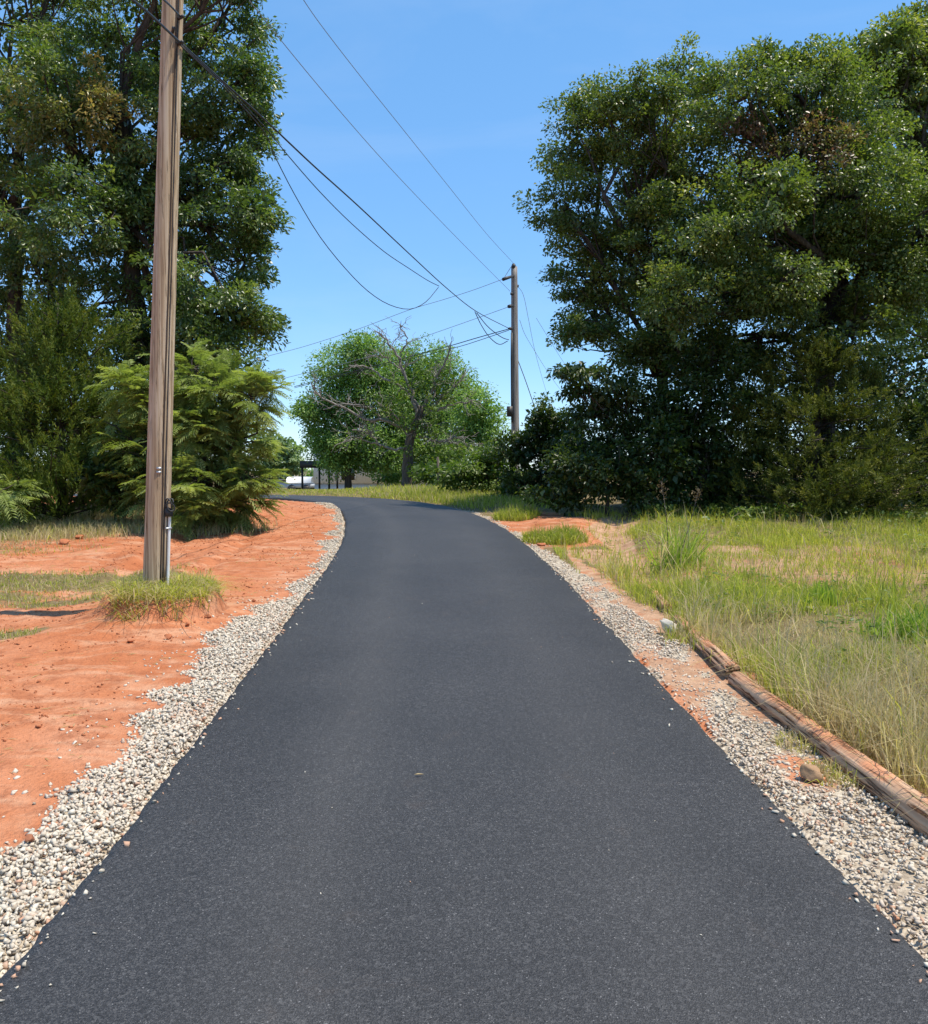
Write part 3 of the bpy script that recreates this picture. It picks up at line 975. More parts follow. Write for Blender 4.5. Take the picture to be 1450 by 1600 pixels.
def build_tree(name, label, cat, base, fork, lobes, leafmat, g, dens=2.0, per=55, L=(0.08, 0.13), ratio=0.42, r0=0.2, bark='bark', group=None,
               cr=(0.25, 0.45), dead_spots=(), inner=0.5, droop=0.25, tint_mean=0.42, sky_gap=0.0, trunk_sides=10, max_twig=14, up=0.7, twigs=True, fill=14):
    base, fork = np.asarray(base, float), np.asarray(fork, float)
    root = thing(name, base, label, cat, group)
    tp = limb(base - np.array([0, 0, 0.15]), fork, g, 0.06, 7)
    V, Fs = tube(tp, np.linspace(r0 * 1.25, r0 * 0.72, 7) * np.array([1.25, 1.05, 1, 1, 1, 1, 1]), trunk_sides, True, 0.06, 3)
    gt = Geo(); gt.addc(V, Fs)
    gt.build('trunk', MAT[bark], root, base, smooth=True)
    C, Rr, O, Lb = crown_points(lobes, dens, g, cr, inner)
    if sky_gap:
        # open holes through the crown where nothing grows
        ncl = len(C)
        h = fbm(C[:, 0] * 1.1 + 3.3, C[:, 2] * 1.1 + C[:, 1] * 0.5, 7 + ncl, 2)
        k = h > sky_gap
        C, Rr, O, Lb = C[k], Rr[k], O[k], Lb[k]
    for li, (c, r) in enumerate(lobes):
        c = np.asarray(c, float)
        gb = Geo()
        lr = r0 * 0.5 * min(1.0, (np.mean(r) / 1.0)) + 0.012
        P = limb(fork, c, g, 0.25, 6, 0.04)
        V, Fs = tube(P, np.linspace(lr, lr * 0.35, 6), 6, False)
        gb.addc(V, Fs)
        if twigs:
            own = np.where(Lb == li)[0]
            for j in own[:max_twig]:
                s = P[R.randint(2, 5)]
                V, Fs = tube(limb(s, C[j], g, 0.3, 4), np.linspace(lr * 0.32, 0.006, 4), 4, False)
                gb.addc(V, Fs)
        gb.build('branch', MAT[bark], root, base, smooth=True)
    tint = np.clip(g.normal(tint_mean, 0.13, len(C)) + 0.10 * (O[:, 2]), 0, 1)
    dead = np.zeros(len(C))
    for (c, rr, amt) in dead_spots:
        d = np.linalg.norm((C - np.asarray(c)) / np.asarray(rr), axis=1)
        dead = np.maximum(dead, amt * (d < 1) * g.random(len(C)) ** 0.3)
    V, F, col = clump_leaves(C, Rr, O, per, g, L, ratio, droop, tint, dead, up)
    if fill:
        Ci = np.concatenate([np.asarray(c)[None] + unit(g.normal(size=(fill, 3))) * np.asarray(r) * (g.random((fill, 1)) ** 0.5) * 0.6 for c, r in lobes])
        if sky_gap:
            Ci = Ci[fbm(Ci[:, 0] * 1.1 + 3.3, Ci[:, 2] * 1.1 + Ci[:, 1] * 0.5, 7 + ncl, 2) > sky_gap]
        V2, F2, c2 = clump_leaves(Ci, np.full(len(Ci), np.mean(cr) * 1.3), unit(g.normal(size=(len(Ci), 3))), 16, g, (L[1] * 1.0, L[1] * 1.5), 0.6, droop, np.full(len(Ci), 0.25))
        F = np.concatenate([F, F2 + len(V)]); V = np.concatenate([V, V2]); col = np.concatenate([col, c2])
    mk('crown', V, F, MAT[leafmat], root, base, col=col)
    return root


def lobes_px(lst, D, depth=1.0, dvar=0.0, g=None):
    """lobes measured on the photo (centre and half-size in pixels), set at distance D with real thickness"""
    out = []
    for l in lst:
        cx, cy, rx, ry = l[:4]
        dd = D + (l[4] if len(l) > 4 else 0.0) + (g.uniform(-dvar, dvar) if g is not None else 0)
        c = at(cx, cy, dd)
        k = dd / F_PX
        out.append((c, (rx * k, (rx + ry) / 2 * k * depth, ry * k)))
    return out


def base_at(px, D):
    x = at(px, 700, D)[0]
    return np.array([x, D, float(relief(x, D))])


# ------------------------------------------------------------------ left oak wood behind the pole
g = np.random.default_rng(201)
D = 17.5
lob = [(350, 25, 62, 78), (388, 108, 50, 42), (318, 150, 85, 75), (368, 240, 52, 66), (330, 325, 85, 75), (384, 405, 44, 62), (352, 490, 68, 56), (395, 510, 36, 30),
       (245, 80, 85, 95), (150, 90, 95, 95), (180, 225, 100, 90), (250, 345, 90, 85), (120, 340, 100, 90), (290, 455, 80, 75), (190, 470, 95, 80),
       (230, -60, 110, 60), (340, -60, 70, 50), (90, 180, 90, 80), (400, 330, 34, 50), (230, 560, 90, 60), (400, 190, 28, 45), (330, 560, 60, 40)]
lobs = lobes_px(lob, D, 1.15, 1.2, g)
b = base_at(205, D + 0.5)
build_tree('oak_tree', 'tall leafy oak with a yellowing patch, rising behind the near utility pole', 'tree', b, at(205, 330, D + 0.4), lobs, 'oak_leaf', g,
           dens=3.5, per=122, L=(0.075, 0.125), ratio=0.40, r0=0.2, cr=(0.20, 0.42), sky_gap=0.24,
           dead_spots=[(at(160, 135, D - 1.0), (0.5, 1.6, 0.6), 0.95), (at(200, 200, D - 1.0), (0.65, 1.6, 0.35), 0.95), (at(80, 180, D - 1.0), (1.0, 1.5, 0.6), 0.4)])
g = np.random.default_rng(203)
lob = [(20, 40, 110, 120), (-70, 150, 110, 120), (30, 200, 95, 95), (-10, 330, 95, 100), (60, 430, 90, 80), (-40, 480, 90, 100), (60, -80, 110, 70), (110, 540, 90, 70), (20, 600, 90, 90)]
build_tree('oak_tree', 'dark oak at the left edge of the photo, standing behind the left cedar', 'tree', base_at(20, D + 1.6), at(25, 350, D + 1.4), lobes_px(lob, D + 1.4, 1.1, 1.0, g), 'oak_leaf', g,
           dens=3.4, per=76, L=(0.075, 0.125), ratio=0.42, r0=0.19, sky_gap=0.21, cr=(0.22, 0.38))
# a shaded understory bush between cedar and mimosa
g = np.random.default_rng(204)
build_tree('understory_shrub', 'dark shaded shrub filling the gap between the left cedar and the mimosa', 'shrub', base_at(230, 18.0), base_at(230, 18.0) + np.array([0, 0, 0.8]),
           lobes_px([(220, 640, 110, 120), (150, 730, 90, 70), (330, 600, 90, 90), (280, 730, 90, 60), (40, 700, 110, 100)], 18.4, 0.8, 0.4, g), 'shrub_leaf', g, dens=3.4, per=60, L=(0.08, 0.13), r0=0.05, tint_mean=0.3)


# ------------------------------------------------------------------ cedars
def build_cedar(name, label, base, height, radius, g, mat, n=1700, tops=(), seedname='', per=34, lit=0.0, leanx=0.0, low=0.02, upz=0.75):
    root = thing(name, base, label, 'tree')
    base = np.asarray(base, float)
    V, Fs = tube(np.stack([base + np.array([0, 0, -0.1]), base + np.array([leanx * .5, 0, height * 0.5]), base + np.array([leanx, 0, height * 0.95])]), [0.11, 0.07, 0.012], 8)
    gt = Geo(); gt.addc(V, Fs); gt.build('trunk', MAT['bark'], root, base, smooth=True)
    # branch tips: leaders and side boughs
    nb = 130
    gb = Geo()
    T, Dr = [], []
    for i in range(nb):
        h = low + (1 - low) * g.random() ** 1.3
        prof = (1 - h) ** 0.6 * (0.6 + 0.65 * g.random()) + 0.03
        az = g.uniform(0, 2 * np.pi)
        ln = radius * prof
        s = base + np.array([leanx * h, 0, height * h * 0.9])
        up = (0.35 + 0.5 * g.random()) * upz / 0.75 + (0.5 if h > 0.7 else 0)
        e = s + np.array([math.cos(az) * ln, math.sin(az) * ln, ln * up * 0.55])
        P = limb(s, e, g, 0.15, 5)
        V, Fs = tube(P, np.linspace(0.02, 0.005, 5), 4, False)
        gb.addc(V, Fs)
        k = max(4, int(n / nb * (0.5 + ln / radius)))
        t = 0.30 + 0.72 * g.random(k)
        Q = s + (e - s) * t[:, None]
        Q += g.normal(size=(k, 3)) * 0.16 * (0.5 + ln / radius) * np.array([1, 1, 0.8])
        T.append(Q)
        d = unit(e - s) * 0.7 + np.array([0, 0, upz]) + g.normal(size=(k, 3)) * 0.35
        Dr.append(unit(d))
    for (tx, ty, tz) in tops:
        s = base + np.array([tx * 0.7, ty * 0.7, tz * 0.55]); e = base + np.array([tx, ty, tz])
        k = 60
        t = g.random(k)[:, None]
        Q = s + (e - s) * t + g.normal(size=(k, 3)) * 0.26 * (1.05 - t)
        T.append(Q); Dr.append(unit(np.array([0, 0, 1.0]) + g.normal(size=(k, 3)) * 0.33))
    gb.build('branch', MAT['bark'], root, base)
    T, Dr = np.concatenate(T), np.concatenate(Dr)
    kk = fbm(T[:, 0] * 1.7 + 9, T[:, 2] * 1.7, 2533, 2) > 0.27
    T, Dr = T[kk], Dr[kk]
    T[:, 2] = np.maximum(T[:, 2], base[2] + 0.12)
    m = len(T)
    idx = np.repeat(np.arange(m), per)
    sl = g.uniform(0.22, 0.42, m)
    t = g.random(len(idx))
    ang = unit(g.normal(size=(len(idx), 3)))
    C = T[idx] + Dr[idx] * (sl[idx] * (t - 0.3))[:, None] + ang * (0.075 * (1.05 - t))[:, None]
    A = unit(Dr[idx] * 0.9 + ang * 0.75)
    N = unit(g.normal(size=(len(idx), 3)) + np.array([0, 0, 0.5]))
    Ls = g.uniform(0.05, 0.10, len(idx))
    V, F = leaf_geo(C, A, N, Ls, Ls * 0.21, 0.1)
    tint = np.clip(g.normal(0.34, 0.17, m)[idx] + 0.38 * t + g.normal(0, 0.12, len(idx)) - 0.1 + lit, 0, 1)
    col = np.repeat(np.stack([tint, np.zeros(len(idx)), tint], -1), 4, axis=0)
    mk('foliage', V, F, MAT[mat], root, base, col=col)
    return root


g = np.random.default_rng(301)
bc = base_at(95, 15.2)
topz = at(112, 455, 15.2)[2] - bc[2]
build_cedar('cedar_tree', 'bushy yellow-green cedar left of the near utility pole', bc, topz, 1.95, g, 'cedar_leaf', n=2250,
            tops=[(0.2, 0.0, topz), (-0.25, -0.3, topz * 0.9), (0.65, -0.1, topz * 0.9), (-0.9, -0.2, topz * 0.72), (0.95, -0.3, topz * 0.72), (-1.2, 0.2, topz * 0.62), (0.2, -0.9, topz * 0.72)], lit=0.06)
g = np.random.default_rng(302)
bc = base_at(1275, 16.3)
topz = at(1270, 520, 16.3)[2] - bc[2]
build_cedar('cedar_tree', 'dark broad cedar with olive lit tips at the back of the lawn', bc, topz, 2.1, g, 'dark_cedar_leaf', n=2300,
            tops=[(0.0, 0.0, topz), (-1.0, -0.3, topz * 0.8), (1.0, -0.2, topz * 0.75), (0.4, -0.5, topz * 0.78), (1.5, -0.3, topz * 0.55), (-1.6, -0.2, topz * 0.6), (0.9, -1.0, topz * 0.5)], lit=0.0, upz=0.35)


# ------------------------------------------------------------------ mimosa
def fronds(B, Dv, Ln, g, pairs=12, plen=0.32, pw=0.045):
    """feathery double-combed leaves: B bases, Dv directions, Ln lengths"""
    n = len(B)
    side = unit(np.cross(Dv, np.array([0, 0, 1.0]) + g.normal(size=(n, 3)) * 0.25))
    nor = unit(np.cross(side, Dv))
    k = np.arange(1, pairs + 1) / pairs
    droop = g.uniform(0.15, 0.5, n)
    VV, FF, n0 = [], [], 0
    cen = B[:, None] + Dv[:, None] * (Ln[:, None] * k[None])[..., None]
    cen[..., 2] -= (Ln[:, None] * droop[:, None] * k[None] ** 2)
    pl = plen * Ln[:, None] * (0.55 + 0.55 * np.sin(np.pi * (0.15 + 0.8 * k)))[None]
    for sgn in (-1, 1):
        A = unit(side[:, None] * sgn + Dv[:, None] * 0.75 + np.array([0, 0, -0.22]) + g.normal(size=(n, pairs, 3)) * 0.10)
        w = unit(np.cross(A, nor[:, None])) * (pw * Ln[:, None])[..., None]
        tip = cen + A * pl[..., None]
        tip[..., 2] -= pl * 0.18
        mid = cen + A * (pl * 0.5)[..., None]
        V = np.stack([cen, mid + w * 0.6, tip, mid - w * 0.6], 2).reshape(-1, 3)
        i = np.arange(n * pairs)[:, None] * 4 + n0
        FF.append(np.concatenate([i + np.array([[0, 1, 2]]), i + np.array([[0, 2, 3]])]))
        VV.append(V); n0 += len(V)
    # midribs
    wr = side * 0.006
    e = cen[:, -1]; m = cen[:, pairs // 2]
    V = np.stack([B - wr, B + wr, m + wr, m - wr, e], 1).reshape(-1, 3)
    i = np.arange(n)[:, None] * 5 + n0
    FF.append(np.concatenate([i + np.array([[0, 1, 2]]), i + np.array([[0, 2, 3]]), i + np.array([[3, 2, 4]])]))
    VV.append(V)
    return np.concatenate(VV), np.concatenate(FF), (pairs * 4, 5)


def build_mimosa(name, label, cat, base, lobes, g, n_per=150, Lr=(0.24, 0.40), mat='mimosa_leaf', r0=0.045, pairs=11):
    root = thing(name, base, label, cat)
    base = np.asarray(base, float)
    fork = base + np.array([0, 0, 0.35])
    gt = Geo(); V, Fs = tube(limb(base - np.array([0, 0, .1]), fork, g, 0.05, 4), np.linspace(r0 * 1.3, r0, 4), 8); gt.addc(V, Fs)
    gt.build('trunk', MAT['bark'], root, base, smooth=True)
    B, Dv, Ln, tint = [], [], [], []
    for (c, r) in lobes:
        c, r = np.asarray(c), np.asarray(r)
        gb = Geo()
        P = limb(fork, c, g, 0.2, 6, 0.08)
        V, Fs = tube(P, np.linspace(r0 * 0.6, 0.010, 6), 6, False); gb.addc(V, Fs)
        nt = int(n_per * (r[0] * r[2]) / 0.5)
        ends = c + unit(g.normal(size=(max(6, nt // 8), 3))) * r * g.uniform(0.55, 1.0, (max(6, nt // 8), 1))
        for e in ends:
            s = P[R.randint(2, 5)]
            Q = limb(s, e, g, 0.2, 5, 0.05)
            V, Fs = tube(Q, np.linspace(0.012, 0.004, 5), 4, False); gb.addc(V, Fs)
            out = unit(e - c)
            k = 8 + int(4 * g.random())
            t = g.uniform(0.4, 1.0, k)[:, None]
            b0 = s + (e - s) * t
            az = g.uniform(0, 6.28, k)
            d = unit(out[None] * 0.9 + np.stack([np.cos(az), np.sin(az), np.zeros(k)], -1) * 0.9 + np.array([0, 0, 0.25]) + g.normal(size=(k, 3)) * 0.2)
            B.append(b0); Dv.append(d); Ln.append(g.uniform(*Lr, k)); tint.append(np.clip(g.normal(0.45, 0.18) + g.normal(0, 0.1, k), 0, 1))
        gb.build('branch', MAT['bark'], root, base)
    B, Dv, Ln, tint = map(np.concatenate, (B, Dv, Ln, tint))
    V, F, (a, b) = fronds(B, Dv, Ln, g, pairs)
    n = len(B)
    tv = np.concatenate([np.repeat(tint, a), np.repeat(tint, a), np.repeat(tint, b)])
    mk('fronds', V, F, MAT[mat], root, base, col=np.stack([np.clip(tv + g.normal(0, 0.05, len(tv)), 0, 1), tv * 0, tv], -1))
    return root


g = np.random.default_rng(401)
D = 14.0
lob = [(300, 575, 50, 40), (350, 600, 50, 42), (395, 620, 42, 40), (255, 620, 55, 45), (205, 600, 40, 35), (310, 660, 70, 50), (380, 690, 50, 50), (230, 690, 60, 40), (390, 745, 42, 40), (310, 745, 75, 50), (240, 760, 60, 40), (350, 790, 50, 28), (425, 605, 22, 25), (180, 665, 35, 30), (300, 800, 60, 24), (385, 785, 34, 24)]
build_mimosa('mimosa_tree', 'feathery pale green mimosa spreading behind the near utility pole', 'tree', base_at(335, D + 0.2), lobes_px(lob, D, 1.3, 0.4, g), g, n_per=430)
g = np.random.default_rng(402)
build_mimosa('mimosa_sapling', 'small feathery sapling at the left photo edge under the cedar', 'sapling', base_at(-5, 13.3), lobes_px([(5, 765, 28, 16), (-40, 760, 40, 20)], 13.3, 1.0, 0.1, g), g, n_per=260, r0=0.015, Lr=(0.3, 0.45))
g = np.random.default_rng(403)
build_tree('leafy_sapling', 'young sapling with hanging leaves at the foot of the left cedar', 'sapling', base_at(178, 14.3), base_at(178, 14.3) + np.array([0, 0, 0.3]),
           lobes_px([(150, 745, 35, 35), (190, 770, 30, 35), (205, 735, 30, 25)], 14.2, 1.0, 0.1, g), 'shrub_leaf', g, dens=8, per=26, L=(0.08, 0.14), r0=0.02, cr=(0.12, 0.22), tint_mean=0.6)

# ------------------------------------------------------------------ right hand oaks and thicket
g = np.random.default_rng(501)
D = 18.4
lob = [(900, 215, 60, 70), (885, 320, 52, 60), (955, 190, 75, 60), (985, 300, 90, 85), (905, 425, 52, 52), (975, 410, 85, 75), (1000, 150, 60, 45), (930, 485, 55, 40), (1060, 380, 90, 85), (1060, 230, 80, 80), (1020, 480, 70, 50), (1075, 130, 60, 50), (905, 520, 40, 24), (1060, 540, 80, 50), (985, 540, 40, 26)]
build_tree('post_oak_tree', 'broad post oak leaning towards the far utility pole with a bare forked limb low down', 'tree', base_at(1050, D + 0.4), at(1035, 590, D + 0.3), lobes_px(lob, D, 1.05, 0.8, g), 'post_oak_leaf', g,
           dens=3.9, per=145, L=(0.052, 0.095), ratio=0.58, r0=0.16, sky_gap=0.19, cr=(0.20, 0.42))
g = np.random.default_rng(502)
D = 17.3
lob = [(1170, 150, 75, 65), (1250, 150, 80, 65), (1150, 250, 90, 85), (1260, 260, 100, 90), (1340, 180, 80, 75), (1340, 300, 95, 90), (1180, 370, 100, 90), (1290, 400, 100, 90), (1120, 450, 80, 70), (1230, 480, 90, 60), (1370, 420, 90, 80), (1210, 105, 45, 35), (1290, 110, 45, 40), (1440, 360, 80, 90), (1340, 520, 90, 60), (1150, 550, 80, 50), (1430, 480, 70, 60), (1120, 350, 70, 65, -1.1), (1220, 440, 80, 60, -1.5), (1330, 380, 80, 65, -1.2), (1440, 420, 70, 60, -1.4), (1060, 470, 60, 55, -1.0), (1200, 310, 70, 60, -0.9), (1370, 290, 70, 60, -0.8)]
build_tree('post_oak_tree', 'large post oak with brown dead leaf patches near the top, behind the lawn', 'tree', base_at(1290, D + 0.5), at(1292, 500, D + 0.3), lobes_px(lob, D, 1.15, 0.9, g), 'post_oak_leaf', g,
           dens=3.3, per=145, L=(0.052, 0.095), ratio=0.58, r0=0.22, sky_gap=0.18, cr=(0.20, 0.42),
           dead_spots=[(at(1190, 205, D - 1.2), (0.46, 1.6, 0.42), 1.0), (at(1290, 210, D - 1.3), (0.55, 1.6, 0.48), 1.0), (at(1265, 270, D - 1.3), (0.4, 1.4, 0.36), 0.9)])
g = np.random.default_rng(503)
D = 21.0
lob = [(1410, 85, 60, 60), (1445, 60, 55, 55), (1440, 170, 75, 75), (1375, 130, 50, 50), (1345, 105, 48, 38, -1.0), (1395, 62, 45, 36, -1.0), (1420, 130, 50, 60, -1.0), (1490, 90, 70, 80), (1510, 260, 90, 100), (1440, 280, 60, 70), (1500, 430, 90, 90), (1440, 560, 80, 80), (1520, 620, 90, 100), (1270, 110, 50, 40), (1350, 100, 40, 40)]
build_tree('hickory_tree', 'tallest tree at the right edge of the photo, rising above the post oaks', 'tree', base_at(1470, D + 0.3), at(1465, 480, D + 0.3), lobes_px(lob, D, 1.0, 0.6, g), 'post_oak_leaf', g,
           dens=3.4, per=80, L=(0.08, 0.13), ratio=0.5, r0=0.17, tint_mean=0.55, sky_gap=0.25, cr=(0.22, 0.38))

# overhanging large-leaved branchy shrub
g = np.random.default_rng(504)
build_tree('hackberry_shrub', 'arching shrub with drooping leaves hanging out towards the road below the post oak', 'shrub', base_at(985, 17.0), base_at(985, 17.0) + np.array([0, 0, 1.2]),
           lobes_px([(905, 582, 52, 14), (960, 600, 55, 30), (915, 610, 36, 14), (985, 640, 60, 45), (930, 650, 50, 26), (900, 690, 40, 30), (960, 700, 55, 40), (1030, 660, 55, 60)], 16.8, 1.0, 0.2, g), 'shrub_leaf', g,
           dens=6.5, per=44, L=(0.075, 0.125), ratio=0.42, r0=0.05, droop=0.7, tint_mean=0.42, cr=(0.14, 0.28), fill=6)
for i, (lab, bx, Dd, lb, tm) in enumerate([  # the dark bushes carry the oaks' shade in their lower leaf tint
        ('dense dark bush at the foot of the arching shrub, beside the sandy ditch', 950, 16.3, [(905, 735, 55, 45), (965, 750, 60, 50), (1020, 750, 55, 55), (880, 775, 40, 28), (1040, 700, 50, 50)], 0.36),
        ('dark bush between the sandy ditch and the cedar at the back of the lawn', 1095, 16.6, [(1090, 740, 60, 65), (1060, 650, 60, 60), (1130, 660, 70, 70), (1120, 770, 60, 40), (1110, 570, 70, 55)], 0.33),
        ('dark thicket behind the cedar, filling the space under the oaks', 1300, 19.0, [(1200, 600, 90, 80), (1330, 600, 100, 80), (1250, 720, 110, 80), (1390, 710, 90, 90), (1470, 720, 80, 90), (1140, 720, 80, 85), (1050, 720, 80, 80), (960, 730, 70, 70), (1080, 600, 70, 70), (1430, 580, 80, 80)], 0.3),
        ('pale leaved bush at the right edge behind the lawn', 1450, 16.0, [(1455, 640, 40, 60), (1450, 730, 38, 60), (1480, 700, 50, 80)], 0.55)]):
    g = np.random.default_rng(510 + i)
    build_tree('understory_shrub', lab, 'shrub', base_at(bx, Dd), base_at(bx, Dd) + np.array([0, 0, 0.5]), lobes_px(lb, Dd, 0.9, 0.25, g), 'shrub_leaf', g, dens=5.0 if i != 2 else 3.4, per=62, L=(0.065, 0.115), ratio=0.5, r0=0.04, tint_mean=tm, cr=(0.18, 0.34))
# bushes in front of the far pole
for i, (lab, bx, Dd, lb, tm, m) in enumerate([
        ('dark bush hiding the foot of the far utility pole', 845, 21.0, [(850, 690, 38, 45), (810, 710, 42, 38), (870, 740, 45, 45), (820, 765, 50, 30), (885, 690, 30, 50), (850, 655, 24, 28)], 0.50, 'shrub_leaf'),
        ('mixed green bush left of the far utility pole', 760, 23.5, [(770, 720, 32, 34), (745, 740, 40, 30), (785, 755, 40, 28), (715, 745, 35, 24)], 0.45, 'ivy_leaf'),
        ]):
    g = np.random.default_rng(530 + i)
    build_tree('roadside_bush', lab, 'bush', base_at(bx, Dd), base_at(bx, Dd) + np.array([0, 0, 0.5]), lobes_px(lb, Dd, 1.0, 0.2, g), m, g, dens=5.0, per=60, L=(0.08, 0.14), ratio=0.45, r0=0.04, tint_mean=tm, cr=(0.2, 0.36))

# ------------------------------------------------------------------ far trees
def far_tree(name, label, px, D, lob, mat, seed, dens=2.7, per=72, L=(0.10, 0.17), r0=0.14, tint=0.45, gap=0.25, fork_y=None, **kw):
    g = np.random.default_rng(seed)
    ls = lobes_px(lob, D, 1.0, 0.8, g)
    cy = np.mean([l[1] for l in lob])
    return build_tree(name, label, 'tree', base_at(px, D), at(px, fork_y or cy + 20, D), ls, mat, g, dens=dens, per=per, L=L, ratio=0.5, r0=r0, tint_mean=tint, sky_gap=gap, cr=(0.4, 0.75), max_twig=6, **kw)


far_tree('shade_tree', 'round green tree behind the left half of the bare-limbed oak', 545, 42, [(525, 580, 42, 40), (562, 545, 30, 24), (590, 570, 45, 40), (505, 635, 40, 30), (560, 630, 60, 40), (540, 690, 55, 35), (590, 700, 50, 40), (500, 665, 30, 25), (522, 712, 28, 26), (540, 720, 34, 14), (592, 722, 40, 14), (505, 690, 24, 22), (620, 640, 40, 40), (610, 690, 45, 35), (480, 640, 20, 22), (575, 600, 45, 40)], 'far_leaf', 601, tint=0.42)
far_tree('shade_tree', 'green tree behind the right half of the bare-limbed oak', 690, 44, [(670, 570, 45, 35), (710, 590, 36, 40), (650, 620, 50, 40), (700, 650, 50, 40), (690, 700, 45, 35), (640, 680, 40, 40), (625, 590, 40, 45), (725, 625, 34, 36), (665, 720, 60, 24)], 'far_leaf', 602, tint=0.5)
far_tree('shade_tree', 'smaller light green tree just left of the far utility pole', 752, 40, [(755, 635, 30, 34), (735, 655, 38, 38), (765, 672, 24, 26), (730, 690, 34, 28), (750, 705, 35, 26)], 'far_leaf', 603, tint=0.58, dens=2.0)
far_tree('far_tree', 'pale hazy tree beyond the canopy at the end of the road', 425, 75, [(440, 700, 30, 26), (418, 722, 34, 28), (456, 722, 22, 24), (400, 700, 40, 34), (440, 742, 36, 14)], 'pale_leaf', 604, dens=0.9, per=40, L=(0.25, 0.4), tint=0.5)
far_tree('far_tree', 'dark low trees in the gap under the pale far tree', 500, 66, [(500, 745, 20, 14), (525, 738, 28, 20)], 'far_leaf', 605, dens=1.2, per=40, L=(0.2, 0.3), tint=0.3)
far_tree('roadside_bush', 'leafy bush around a thin post right of the old oak trunk', 700, 35, [(690, 735, 30, 20), (715, 720, 30, 25), (672, 740, 16, 14), (735, 745, 26, 18)], 'ivy_leaf', 606, dens=2.4, per=40, L=(0.12, 0.2), r0=0.05, tint=0.55, fork_y=745)

far_tree('roadside_bush', 'low leafy scrub between the mobile home and the old oak', 590, 46, [(608, 742, 24, 15), (628, 744, 20, 14)], 'far_leaf', 607, dens=2.6, per=50, L=(0.10, 0.17), r0=0.05, tint=0.4, fork_y=752)

# the old oak with bare dead limbs and ivy
g = np.random.default_rng(620)
D = 36.0
bx = base_at(638, D)
oak = thing('bare_oak_tree', bx, 'old oak with bare grey dead limbs and ivy on its trunk at the bend', 'tree')
K = D / F_PX
tr = np.array([bx + np.array([0, 0, -0.2]), at(637, 735, D), at(638, 712, D), at(640, 690, D), at(648, 665, D), at(660, 635, D)])
V, Fs = tube(curve(tr, 20), np.interp(np.linspace(0, 1, len(curve(tr, 20))), [0, 0.12, 0.35, 1], [0.34, 0.25, 0.21, 0.14]), 12, True, 0.07, 2)
gt = Geo(); gt.addc(V, Fs); gt.build('trunk', MAT['trunk_bark'], oak, bx, smooth=True)
limbs = [
    ([(658, 640), (640, 618), (621, 604), (594, 587), (573, 574), (545, 571)], 3.4),
    ([(645, 676), (622, 664), (600, 656), (573, 656), (545, 642), (518, 628), (497, 618), (487, 600)], 4.2),
    ([(600, 656), (580, 640), (560, 634), (530, 632), (505, 640)], 2.6),
    ([(652, 650), (645, 615), (630, 580), (621, 556), (611, 542), (600, 528), (587, 518)], 3.6),
    ([(623, 560), (630, 545), (636, 528), (625, 511), (629, 508)], 2.0),
    ([(660, 640), (675, 610), (688, 580), (700, 555), (704, 542)], 3.2),
    ([(664, 645), (690, 622), (715, 602), (726, 588)], 3.0),
    ([(664, 648), (700, 633), (742, 626)], 2.6),
    ([(655, 682), (690, 690), (712, 684), (728, 684)], 3.0),
    ([(690, 688), (715, 695), (730, 700)], 1.6),
    ([(636, 700), (614, 702), (594, 694), (575, 676), (550, 672)], 3.2),
    ([(594, 694), (572, 690), (553, 682), (545, 690)], 2.0),
    ([(642, 690), (625, 660), (610, 640), (590, 630)], 2.4),
    ([(650, 660), (672, 640), (680, 600), (672, 575)], 2.6),
    ([(640, 690), (660, 670), (672, 665), (676, 690)], 1.8),
    ([(628, 580), (605, 560), (590, 555), (570, 560)], 1.8)]
for pts, w in limbs:
    gb = Geo()
    dz = g.uniform(-0.9, 0.5)
    n = len(pts)
    P = np.array([at(px, py, D + dz * i / (n - 1)) for i, (px, py) in enumerate(pts)])
    C = curve(P, 22)
    C[1:-1] += g.normal(size=(len(C) - 2, 3)) * 0.03
    V, Fs = tube(C, np.linspace(w * K * 0.75, w * K * 0.28, len(C)), 6, False); gb.addc(V, Fs)
    for j in range(13):                                     # forked twigs
        i = g.integers(len(C) // 4, len(C) - 1)
        d = unit(C[min(i + 1, len(C) - 1)] - C[i - 1])
        e = unit(d * 0.8 + g.normal(size=3) * np.array([0.8, 0.8, 0.8]) + np.array([0, 0, 0.15])) * g.uniform(0.3, 1.1)
        Q = limb(C[i], C[i] + e, g, 0.3, 5)
        V, Fs = tube(Q, np.linspace(w * K * 0.2, 0.008, 5), 4, False); gb.addc(V, Fs)
        for q in range(2):
            i2 = g.integers(1, 4)
            e2 = unit(e + g.normal(size=3) * 0.6) * g.uniform(0.2, 0.5)
            V, Fs = tube(limb(Q[i2], Q[i2] + e2, g, 0.3, 4), np.linspace(w * K * 0.12, 0.007, 4), 3, False); gb.addc(V, Fs)
    gb.build('branch', MAT['grey_bark'], oak, bx, smooth=True)
lob = lobes_px([(645, 625, 48, 38), (668, 590, 32, 30), (610, 645, 36, 22), (672, 665, 30, 28), (640, 665, 26, 24), (655, 715, 20, 22), (700, 610, 26, 22)], D - 0.4, 0.9, 0.3, g)
C_, R_, O_, _ = crown_points(lob, 2.0, g, (0.22, 0.42), 0.3)
V, F, col = clump_leaves(C_, R_, O_, 26, g, (0.10, 0.17), 0.6, 0.3, np.clip(g.normal(0.45, 0.15, len(C_)), 0, 1))
mk('ivy', V, F, MAT['ivy_leaf'], oak, bx, col=col)

